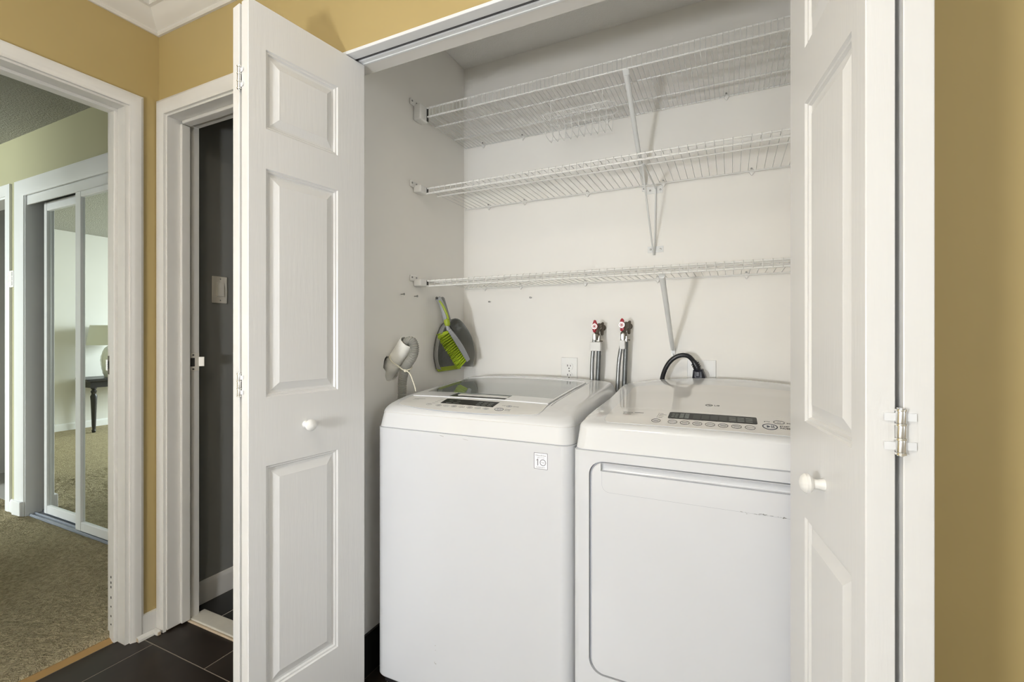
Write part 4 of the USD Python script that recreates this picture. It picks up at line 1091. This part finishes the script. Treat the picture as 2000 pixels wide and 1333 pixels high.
def rr_loop(x0, x1, y0, y1, r, n=10, m=14, rb_=None):
    """Points of a rounded rectangle (front corners r, back corners rb_), fixed count: n per corner, m per side."""
    rb_ = rb_ or r
    pts = []
    cs = [((x1 - r, y0 + r), r, -PI / 2, 0), ((x1 - rb_, y1 - rb_), rb_, 0, PI / 2), ((x0 + rb_, y1 - rb_), rb_, PI / 2, PI), ((x0 + r, y0 + r), r, PI, 3 * PI / 2)]
    arcs = [np.array([[c[0] + q * math.cos(a), c[1] + q * math.sin(a)] for a in np.linspace(a0, a1, n)]) for c, q, a0, a1 in cs]
    for i in range(4):
        pts.append(arcs[i])
        p, q = arcs[i][-1], arcs[(i + 1) % 4][0]
        pts.append(np.array([p + (q - p) * t for t in np.linspace(0, 1, m + 2)[1:-1]]))
    return np.vstack(pts)


def loft(loops):
    n = len(loops[0])
    v = np.vstack(loops)
    f = []
    for i in range(len(loops) - 1):
        for j in range(n):
            k = (j + 1) % n
            A, B, C, D = i * n + j, i * n + k, (i + 1) * n + k, (i + 1) * n + j
            f += [[A, B, C], [A, C, D]]
    c0, c1 = len(v), len(v) + 1
    v = np.vstack([v, loops[0].mean(0), loops[-1].mean(0)])
    e = (len(loops) - 1) * n
    for j in range(n):
        k = (j + 1) % n
        f += [[c0, k, j], [c1, e + j, e + k]]
    return trimesh.Trimesh(v, np.array(f), process=False)


def top_cover(x0, x1, y0, y1, zb, rim, surf, lean, R, rc):
    """Moulded appliance top: a band leaning back from zb to rim, an edge rounding of radius R, then the height field."""
    loops = []
    for t in np.linspace(0, 1, 5):
        L = rr_loop(x0 + t * lean * 0.5, x1 - t * lean * 0.5, y0 + t * lean, y1, rc, rb_=rc)
        loops.append(np.c_[L, np.full(len(L), zb + t * (rim - zb))])
    bx0, bx1, by0 = x0 + lean * 0.5, x1 - lean * 0.5, y0 + lean
    for d in list(R * (1 - np.cos(np.linspace(0.18, PI / 2, 9)))) + [R * 1.3, R * 2, 0.06, 0.085, 0.11, 0.15, 0.19, 0.24, 0.29, 0.325]:
        r = max(rc - d * 0.4, 0.006)
        L = rr_loop(bx0 + d, bx1 - d, by0 + d, y1 - min(d, 0.02) - max(0, d - 0.02) * 0.85, r, rb_=r)
        drop = 0.0 if d >= R else (1 - math.sqrt(max(0, 1 - (1 - d / R) ** 2)))
        zs = surf(L[:, 0], L[:, 1])
        zs = zs - drop * (zs - rim)
        loops.append(np.c_[L, zs])
    return loft(loops)


# --- washer
WX0, WX1, WY0, WY1 = -1.061, -0.385, 1.189, 1.800
wa = thing('washing_machine', 'white top loading washer with glass lid, left of the dryer', 'washing machine', (-0.723, 1.5, 0))
prof = []
for z, i in ((0.048, 0.010), (0.052, 0.003), (0.058, 0.0), (0.30, 0), (0.60, 0), (0.8675, 0.0), (0.8690, 0.0025)):
    L = rr_loop(WX0 + i, WX1 - i, WY0 + i, WY1 - i, 0.034, rb_=0.02)
    prof.append(np.c_[L, np.full(len(L), z)])
obj('cabinet', loft(prof), 'appliance', wa, smooth=35)
g1 = rr_loop(WX0 + 0.003, WX1 - 0.003, WY0 + 0.003, WY1 - 0.003, 0.034, rb_=0.02)
obj('seam', loft([np.c_[g1, np.full(len(g1), 0.8685)], np.c_[g1, np.full(len(g1), 0.8712)]]), 'groove', wa, 'dark seam under the washer top')
tc = obj('top_cover', top_cover(WX0 + 0.001, WX1 - 0.001, WY0 + 0.001, WY1, 0.8710, 0.9165, wz, 0.011, 0.026, 0.040), 'cover', wa, smooth=35)
gl = rr_loop(WX0 + 0.0062, WX1 - 0.0062, WY0 + 0.0118, WY1 - 0.001, 0.040)
obj('crease', tube(np.c_[rr_loop(WX0 + 0.0064, WX1 - 0.0064, WY0 + 0.0118, WY1 - 0.002, 0.038, m=20)[range(-40, 60)], np.full(100, 0.9163)], 0.0007, 6), 'panel', tc, 'fine crease round the washer top')
for x in (WX0 + 0.06, WX1 - 0.06):
    for y in (WY0 + 0.06, WY1 - 0.06):
        obj('foot', lathe([(0, 0), (0.024, 0), (0.024, 0.014), (0.012, 0.018), (0.012, 0.05), (0, 0.05)], (x, y, 0), sides=18), 'black_foot', wa)
obj('base_skirt', bx(WX0 + 0.02, WX1 - 0.02, WY0 + 0.025, WY1 - 0.02, 0.02, 0.05), 'black_foot', wa, smooth=False)
# control panel bowed at the front
pf = [(-1.000, 1.309), (-1.006, 1.255), (-1.000, 1.236)] + [(x, 1.2100 + 0.021 * abs((x + 0.75) / 0.25) ** 2.4) for x in np.linspace(-0.985, -0.515, 24)] + [(-0.501, 1.236), (-0.496, 1.255), (-0.4975, 1.309)]
PP = Polygon(pf)
obj('panel_seam', patch(PP.buffer(0.0012), wz, -0.002, 0.0026, 0.02), 'groove', wa, smooth=30)
cp_ = obj('control_panel', patch(PP, wz, -0.002, 0.0032, 0.02), 'panel', wa, 'pale grey control panel', smooth=30)
obj('display', patch(Polygon([(-0.8490, 1.2545), (-0.6560, 1.2500), (-0.6530, 1.2910), (-0.8470, 1.2945)]), wz, 0.0010, 0.0009, 0.02), 'display', cp_, 'black display window')
obj('display_frame', patch(Polygon([(-0.8540, 1.2515), (-0.6510, 1.2465), (-0.6480, 1.2930), (-0.8500, 1.2965)]), wz, 0.0004, 0.0010, 0.02), 'panel_warm', cp_)
mk = []
for i in range(3):
    for j in range(3):
        mk.append(patch(sbox(-0.720 + 0.020 * i, 1.2575 + 0.0095 * j, -0.706 + 0.020 * i, 1.2600 + 0.0095 * j), wz, 0.0019, 0.0002, None))
for i in range(2):
    mk.append(patch(sbox(-0.832 + 0.028 * i, 1.2600, -0.812 + 0.028 * i, 1.2625), wz, 0.0019, 0.0002, None))
    mk.append(patch(sbox(-0.828 + 0.028 * i, 1.2750, -0.814 + 0.028 * i, 1.2775), wz, 0.0019, 0.0002, None))
obj('display_print', cat_(mk), 'display_mark', cp_)


def ring_poly(x, y, a, b, w):
    o = affinity.scale(Point(0, 0).buffer(1, quad_segs=14), a, b)
    i = affinity.scale(Point(0, 0).buffer(1, quad_segs=14), a - w, b - w)
    return affinity.translate(o.difference(i), x, y)


def button(parent, surf, x, y, a, b, w, ring_mat, mark, face='cover', off=0.0009):
    k = obj('button', patch(affinity.translate(affinity.scale(Point(0, 0).buffer(1, quad_segs=12), a, b), x, y), surf, off - 0.0004, 0.0010, None), face, parent)
    obj('button_ring', patch(ring_poly(x, y, a, b, w), surf, off + 0.0002, 0.0009, None), ring_mat, k)
    if mark is not None:
        obj('button_print', cat_([patch(m_, surf, off + 0.0006, 0.0004, None) for m_ in mark]), 'print_soft' if ring_mat != 'print_blue' else 'print_blue', k)


def blurb(x, y, w, rows=1, dy=0.0042, h=0.0018):
    """Rows of print too small to read."""
    out = []
    for r in range(rows):
        ww = w * (1 if r == 0 else 0.8)
        out.append(sbox(x - ww / 2, y - h / 2 - (r - (rows - 1) / 2) * dy, x + ww / 2, y + h / 2 - (r - (rows - 1) / 2) * dy))
    return out


bx_ = [-0.8838] + list(np.linspace(-0.8440, -0.6725, 7))
for i, x in enumerate(bx_):
    button(cp_, wz, x, 1.2375 if i else 1.2412, 0.0108, 0.0056, 0.0009, 'print_soft', blurb(x, 1.2375 if i else 1.2412, 0.012, 1 + (i % 2)), 'panel_warm')
px, py = -0.6295, 1.2405
button(cp_, wz, px, py, 0.0150, 0.0088, 0.0014, 'print', [Polygon([(px - 0.006, py - 0.004), (px + 0.0005, py), (px - 0.006, py + 0.004)]), sbox(px + 0.002, py - 0.004, px + 0.0035, py + 0.004), sbox(px + 0.005, py - 0.004, px + 0.0065, py + 0.004)])
button(cp_, wz, -0.6078, 1.2662, 0.0095, 0.0062, 0.0009, 'print_soft', [ring_poly(-0.6078, 1.2658, 0.0032, 0.0032, 0.0008), sbox(-0.6082, 1.2660, -0.6074, 1.2698)])
pr_ = []
for t_, x_, y_, h_ in (('POWER', -0.5960, 1.2638, 0.0042), ('START', -0.6100, 1.2412, 0.0040), ('PAUSE', -0.6100, 1.2355, 0.0040), ('STOP', -0.6330, 1.2655, 0.0034)):
    pr_.append(conform(text_xy(t_, x_, y_, h_, 0.0003), wz, 0.0014, None))
for p_ in blurb(-0.950, 1.282, 0.044, 1, h=0.0030) + blurb(-0.960, 1.2735, 0.026, 1) + sum([blurb(-0.872 + 0.003 * k, 1.2515 + 0.0105 * k, 0.012, 1) for k in range(4)], []):
    pr_.append(patch(p_, wz, 0.0014, 0.0003, None))
obj('panel_print', cat_(pr_), 'print_soft', cp_, 'grey print on the washer panel')
# lid
LP = Polygon([(-0.9985, 1.3105), (-0.4990, 1.3105), (-0.4960, 1.700), (-0.503, 1.712), (-0.62, 1.720), (-0.76, 1.7225), (-0.90, 1.720), (-1.010, 1.712), (-1.016, 1.700)])
obj('lid_seam', patch(LP.buffer(0.0026), wz, -0.002, 0.0026, 0.03), 'groove', wa, 'thin dark seam round the lid', smooth=30)
hole_g = Polygon([(-0.986, 1.3780), (-0.505, 1.3760), (-0.503, 1.692), (-0.62, 1.6995), (-0.76, 1.7015), (-0.90, 1.6995), (-1.003, 1.692)])
hole_h = Polygon([(-0.8600, 1.3165), (-0.6480, 1.3165), (-0.6480, 1.3780), (-0.8600, 1.3780)])
lid = obj('lid', patch(LP.difference(hole_g).difference(hole_h), wz, -0.001, 0.0044, 0.025), 'cover', wa, 'lid frame', smooth=30)
obj('lid_glass', patch(hole_g.buffer(0.001), wz, 0.0005, 0.0026, 0.03), 'lid_glass', lid, 'grey glass pane of the lid', smooth=30)
obj('handle_recess', patch(hole_h.buffer(-0.0003), wz, -0.001, 0.0019, 0.03), 'recess', lid, 'dark handle slot of the lid', smooth=30)
obj('handle_bar', patch(Polygon([(-0.8380, 1.3440), (-0.6520, 1.3440), (-0.6520, 1.3640), (-0.8380, 1.3640)]), wz, 0.0010, 0.0020, 0.03), 'panel', lid, smooth=30)
obj('front_edge', patch(sbox(-0.9975, 1.3095, -0.5000, 1.3125), wz, 0.0026, 0.0014, 0.03), 'sticker', lid, smooth=30)
obj('back_edge', patch(Polygon([(-1.010, 1.7085), (-0.90, 1.7165), (-0.76, 1.7190), (-0.62, 1.7165), (-0.503, 1.7085), (-0.503, 1.7125), (-0.62, 1.7205), (-0.76, 1.7230), (-0.90, 1.7205), (-1.010, 1.7125)]), wz, 0.0026, 0.0014, 0.03), 'sticker', lid, smooth=30)
obj('top_seam', patch(sbox(-0.4886, 1.305, -0.4874, 1.752), wz, -0.001, 0.0016, 0.03), 'groove', wa, 'fine seam beside the lid', smooth=30)
obj('top_seam', patch(sbox(-1.0285, 1.305, -1.0275, 1.752), wz, -0.001, 0.0016, 0.03), 'groove', wa, 'fine seam beside the lid', smooth=30)
# sticker on the front
st = obj('sticker', prism(rrect(-0.4945, -0.4535, 0.7985, 0.8440, 0.002), WY0 - 0.0006, WY0 + 0.0002, 'xz'), 'sticker', wa, 'warranty sticker reading 10', smooth=False)
obj('border', prism(rrect(-0.4945, -0.4535, 0.7985, 0.8440, 0.002).difference(rrect(-0.4928, -0.4552, 0.8000, 0.8425, 0.001)), WY0 - 0.0008, WY0 - 0.0004, 'xz'), 'sticker_line', st, smooth=False)
YS = WY0 - 0.0006
sx = -0.4740
bits = [to_front(text_xy('DirectDrive', sx, 0.8345, 0.0042, 0.0003, True), YS), to_front(text_xy('M O T O R', sx, 0.8290, 0.0030, 0.0003, True), YS),
        to_front(text_xy('WARRANTY', sx, 0.8022, 0.0034, 0.0003, True), YS), to_front(text_xy('Year', sx + 0.0062, 0.8160, 0.0036, 0.0003, True), YS),
        prism(ring_poly(sx + 0.0062, 0.8175, 0.0092, 0.0092, 0.0022), YS - 0.0003, YS, 'xz'),
        prism(Polygon([(sx - 0.0105, 0.8085), (sx - 0.0075, 0.8085), (sx - 0.0075, 0.8270), (sx - 0.0098, 0.8270), (sx - 0.0128, 0.8240), (sx - 0.0128, 0.8215), (sx - 0.0105, 0.8230)]), YS - 0.0003, YS, 'xz')]
obj('sticker_print', cat_(bits), 'sticker_line', st, smooth=False)
sc = []
for x, z, w, h in ((-0.8236, 0.2121, 0.003, 0.003), (-0.8225, 0.198, 0.003, 0.002), (-0.826, 0.1600, 0.003, 0.003), (-0.8225, 0.1570, 0.007, 0.0035), (-0.800, 0.8606, 0.016, 0.0022), (-0.716, 0.8575, 0.020, 0.0012)):
    sc.append(prism(affinity.translate(affinity.rotate(affinity.scale(Point(0, 0).buffer(1, quad_segs=4), w / 2, h / 2), -8), x, z), WY0 - 0.0003, WY0 + 0.0002, 'xz'))
obj('scuff', cat_(sc), 'scuff_soft', wa, 'small dark scuffs on the washer front', smooth=False, kind='stuff')

# --- dryer
DX0, DX1, DY0, DY1 = -0.3725, 0.3055, 1.163, 1.800
da = thing('dryer', 'white dryer with large front door and touch panel, right of the washer', 'dryer', (-0.034, 1.5, 0))
prof = []
for z, i in ((0.048, 0.010), (0.052, 0.003), (0.058, 0.0), (0.30, 0), (0.60, 0), (0.8705, 0.0), (0.8720, 0.0025)):
    L = rr_loop(DX0 + i, DX1 - i, DY0 + i, DY1 - i, 0.016, rb_=0.02)
    prof.append(np.c_[L, np.full(len(L), z)])
dcab = loft(prof)
DRX0, DRX1, DRZ0, DRZ1 = -0.3310, 0.2630, 0.3010, 0.8470
dcab = cut(dcab, prism(rrect(DRX0, DRX1, DRZ0, DRZ1, 0.038, 8), DY0 - 0.05, DY0 + 0.045, 'xz'))
obj('cabinet', dcab, 'appliance', da, smooth=35)
obj('door_gap_shade', prism(rrect(DRX0 + 0.0005, DRX1 - 0.0005, DRZ0 + 0.0005, DRZ1 - 0.0005, 0.038, 8).difference(rrect(DRX0 + 0.0085, DRX1 - 0.0085, DRZ0 + 0.006, DRZ1 - 0.0032, 0.032, 8)), DY0 + 0.009, DY0 + 0.044, 'xz'), 'groove', da, 'grey fill of the gap round the dryer door, shade put into its colour', smooth=False)  # shading of the door gap put into the grey of this ring
g2 = rr_loop(DX0 + 0.003, DX1 - 0.003, DY0 + 0.003, DY1 - 0.003, 0.016, rb_=0.02)
obj('seam', loft([np.c_[g2, np.full(len(g2), 0.8715)], np.c_[g2, np.full(len(g2), 0.8742)]]), 'groove', da, 'dark seam under the dryer top')
dt = obj('top_cover', top_cover(DX0 + 0.001, DX1 - 0.001, DY0 + 0.001, DY1, 0.8740, 0.9250, dz, 0.011, 0.017, 0.030), 'cover', da, smooth=35)
for x in (DX0 + 0.06, DX1 - 0.06):
    for y in (DY0 + 0.06, DY1 - 0.06):
        obj('foot', lathe([(0, 0), (0.024, 0), (0.024, 0.014), (0.012, 0.018), (0.012, 0.05), (0, 0.05)], (x, y, 0), sides=18), 'black_foot', da)
obj('base_skirt', bx(DX0 + 0.02, DX1 - 0.02, DY0 + 0.025, DY1 - 0.02, 0.02, 0.05), 'black_foot', da, smooth=False)
# door: slab with rounded rim, a handle scoop at its top and a separate grip plate
GP = 0.0058
dd0 = rrect(DRX0 + GP, DRX1 - GP, DRZ0 + GP * 0.5, DRZ1 - 0.0030, 0.034, 8)
slab = []
for off, y in ((0.004, DY0 + 0.0155), (0.0, DY0 + 0.0125), (0.0, DY0 + 0.003), (0.0010, DY0 + 0.0008), (0.0034, DY0 - 0.0012)):
    pl = rr_loop(DRX0 + GP + off, DRX1 - GP - off, DRZ0 + GP * 0.5 + off, DRZ1 - 0.0030 - off, 0.034 - off, n=9, m=10)
    slab.append(np.c_[pl[:, 0], np.full(len(pl), y), pl[:, 1]])
door = loft(slab)
if door.volume < 0:
    door.invert()
# scoop: curved cut between the top of the door and the grip plate
scp = [(DY0 - 0.02, 0.8425), (DY0 + 0.004, 0.8425), (DY0 + 0.0075, 0.838), (DY0 + 0.0105, 0.831), (DY0 + 0.0115, 0.8262), (DY0 + 0.010, 0.8236), (DY0 - 0.0006, 0.8225), (DY0 - 0.02, 0.8225)]
sco = prism(Polygon(scp), -0.300, 0.232, 'yz')
door = cut(door, sco)
dr = obj('door', door, 'appliance', da, smooth=25)
gpoly = rrect(-0.2960, 0.2280, 0.7712, 0.8222, 0.018, 6).union(sbox(-0.2960, 0.80, 0.2280, 0.8222))
obj('grip_seam', prism(gpoly.buffer(0.0009), DY0 - 0.0018, DY0 + 0.004, 'xz'), 'groove', dr, smooth=False)
obj('grip_plate', prism(gpoly, DY0 - 0.0023, DY0 + 0.004, 'xz'), 'appliance', dr, 'grip plate along the top of the dryer door', smooth=25)
emb = affinity.translate(affinity.scale(Point(0, 0).buffer(1, quad_segs=24), 0.215, 0.225), -0.034, 0.555)
sc = []
for k in range(90):
    x = 0.020 + 0.20 * rng.random() ** 0.7
    z = 0.7706 + rng.normal(0, 0.0013) + 0.0012
    sc.append(prism(affinity.translate(affinity.rotate(affinity.scale(Point(0, 0).buffer(1, quad_segs=3), rng.uniform(0.0006, 0.0030), rng.uniform(0.0002, 0.0006)), rng.uniform(-12, 12)), x, z), DY0 - 0.0027, DY0 - 0.0015, 'xz'))
obj('scuff', cat_(sc), 'scuff', dr, 'dark scratches along the lower edge of the grip plate', smooth=False, kind='stuff')
# touch panel
TP = rrect(-0.3035, 0.2355, 1.1985, 1.640, 0.022, 8)
obj('panel_seam', patch(TP.buffer(0.0011), dz, -0.002, 0.0027, 0.02), 'groove', da, smooth=30)
tp = obj('touch_panel', patch(TP, dz, -0.002, 0.0034, 0.02), 'panel_warm', da, 'pale touch panel on the dryer top', smooth=30)
obj('display', patch(rrect(-0.1480, 0.0575, 1.2515, 1.3085, 0.006), dz, 0.0010, 0.0009, 0.02), 'display', tp, 'black display window')
mk = []
for i in range(3):
    for j in range(3):
        mk.append(patch(sbox(-0.004 + 0.0185 * i, 1.263 + 0.0125 * j, 0.0105 + 0.0185 * i, 1.2665 + 0.0125 * j), dz, 0.0019, 0.0003, None))
        if i < 2:
            mk.append(patch(sbox(-0.1400 + 0.0085 * i, 1.262 + 0.0125 * j, -0.1335 + 0.0085 * i, 1.2655 + 0.0125 * j), dz, 0.0019, 0.0003, None))
for i in range(2):
    for j in range(5):
        mk.append(patch(sbox(-0.1205 + 0.0125 * i, 1.260 + 0.0085 * j, -0.1105 + 0.0125 * i, 1.2645 + 0.0085 * j), dz, 0.0019, 0.0003, None))
obj('display_print', cat_(mk), 'display_mark', tp)
for i in range(4):
    x = -0.0880 + 0.0205 * i
    obj('display_digit', patch(sbox(x, 1.259, x + 0.017, 1.297), dz, 0.0017, 0.0004, None), 'recess', tp)
for i, x in enumerate([-0.1737] + list(np.linspace(-0.1333, 0.0407, 7))):
    button(tp, dz, x, 1.2295 if i == 0 else 1.2275, 0.0112, 0.0138 * 0.85, 0.0011, 'print', blurb(x, 1.2295 if i == 0 else 1.2275, 0.015, 1 + (i % 3 != 1), 0.006, 0.0026), 'panel_warm')
button(tp, dz, 0.1040, 1.2806, 0.0120, 0.0135, 0.0013, 'print', [ring_poly(0.1040, 1.2796, 0.0046, 0.0062, 0.0012), sbox(0.1034, 1.2800, 0.1046, 1.2880)], 'panel_warm')
px, py = 0.0828, 1.2440
button(tp, dz, px, py, 0.0160, 0.0190, 0.0022, 'print_blue', [Polygon([(px - 0.0065, py - 0.0075), (px + 0.001, py), (px - 0.0065, py + 0.0075)]), sbox(px + 0.0030, py - 0.0075, px + 0.0048, py + 0.0075), sbox(px + 0.0068, py - 0.0075, px + 0.0086, py + 0.0075)])


def tall_text(s, x, y, h, surf, stretch=2.2, bold=False, center=False):
    m = text_xy(s, 0, 0, h, 0.0003, center, bold)
    m.vertices = m.vertices * [1, stretch, 1] + [x, y, 0]
    return conform(m, surf, 0.0015, None)


pr_ = [tall_text('START', 0.1030, 1.2475, 0.0046, dz, 1.6, True), tall_text('PAUSE', 0.1030, 1.2350, 0.0046, dz, 1.6, True), tall_text('POWER', 0.1195, 1.2735, 0.0044, dz, 1.6, True), tall_text('STOP', 0.0720, 1.2765, 0.0036, dz, 1.6), tall_text('LG', -0.0430, 1.4000, 0.0080, dz, 1.4, True)]
pr_.append(patch(ring_poly(-0.0555, 1.4055, 0.0095, 0.0100, 0.0024), dz, 0.0014, 0.0003, None))
pr_.append(patch(sbox(-0.0557, 1.4010, -0.0545, 1.4100).union(sbox(-0.0557, 1.4010, -0.0500, 1.4028)), dz, 0.0014, 0.0003, None))
pr_.append(patch(Point(-0.0580, 1.4085).buffer(0.0012), dz, 0.0014, 0.0003, None))
for p_ in blurb(-0.2545, 1.2835, 0.026, 1, h=0.0034) + blurb(-0.2255, 1.2850, 0.024, 1, h=0.0034) + blurb(-0.2545, 1.2680, 0.022, 1, h=0.0022):
    pr_.append(patch(p_, dz, 0.0014, 0.0003, None))
for k in range(4):
    pr_.append(patch(Point(-0.1745 + 0.0002 * k, 1.2555 + 0.0112 * k).buffer(0.0014), dz, 0.0014, 0.0003, None))
    pr_.append(patch(sbox(-0.1715, 1.2548 + 0.0112 * k, -0.1715 + (0.010, 0.012, 0.018, 0.009)[k], 1.2562 + 0.0112 * k), dz, 0.0014, 0.0003, None))
obj('panel_print', cat_(pr_), 'print', tp, 'dark print and emblem on the dryer panel')
obj('panel_line', patch(sbox(-0.295, 1.3330, 0.230, 1.3342), dz, 0.0010, 0.0006, 0.03), 'panel', tp, 'faint line behind the display')
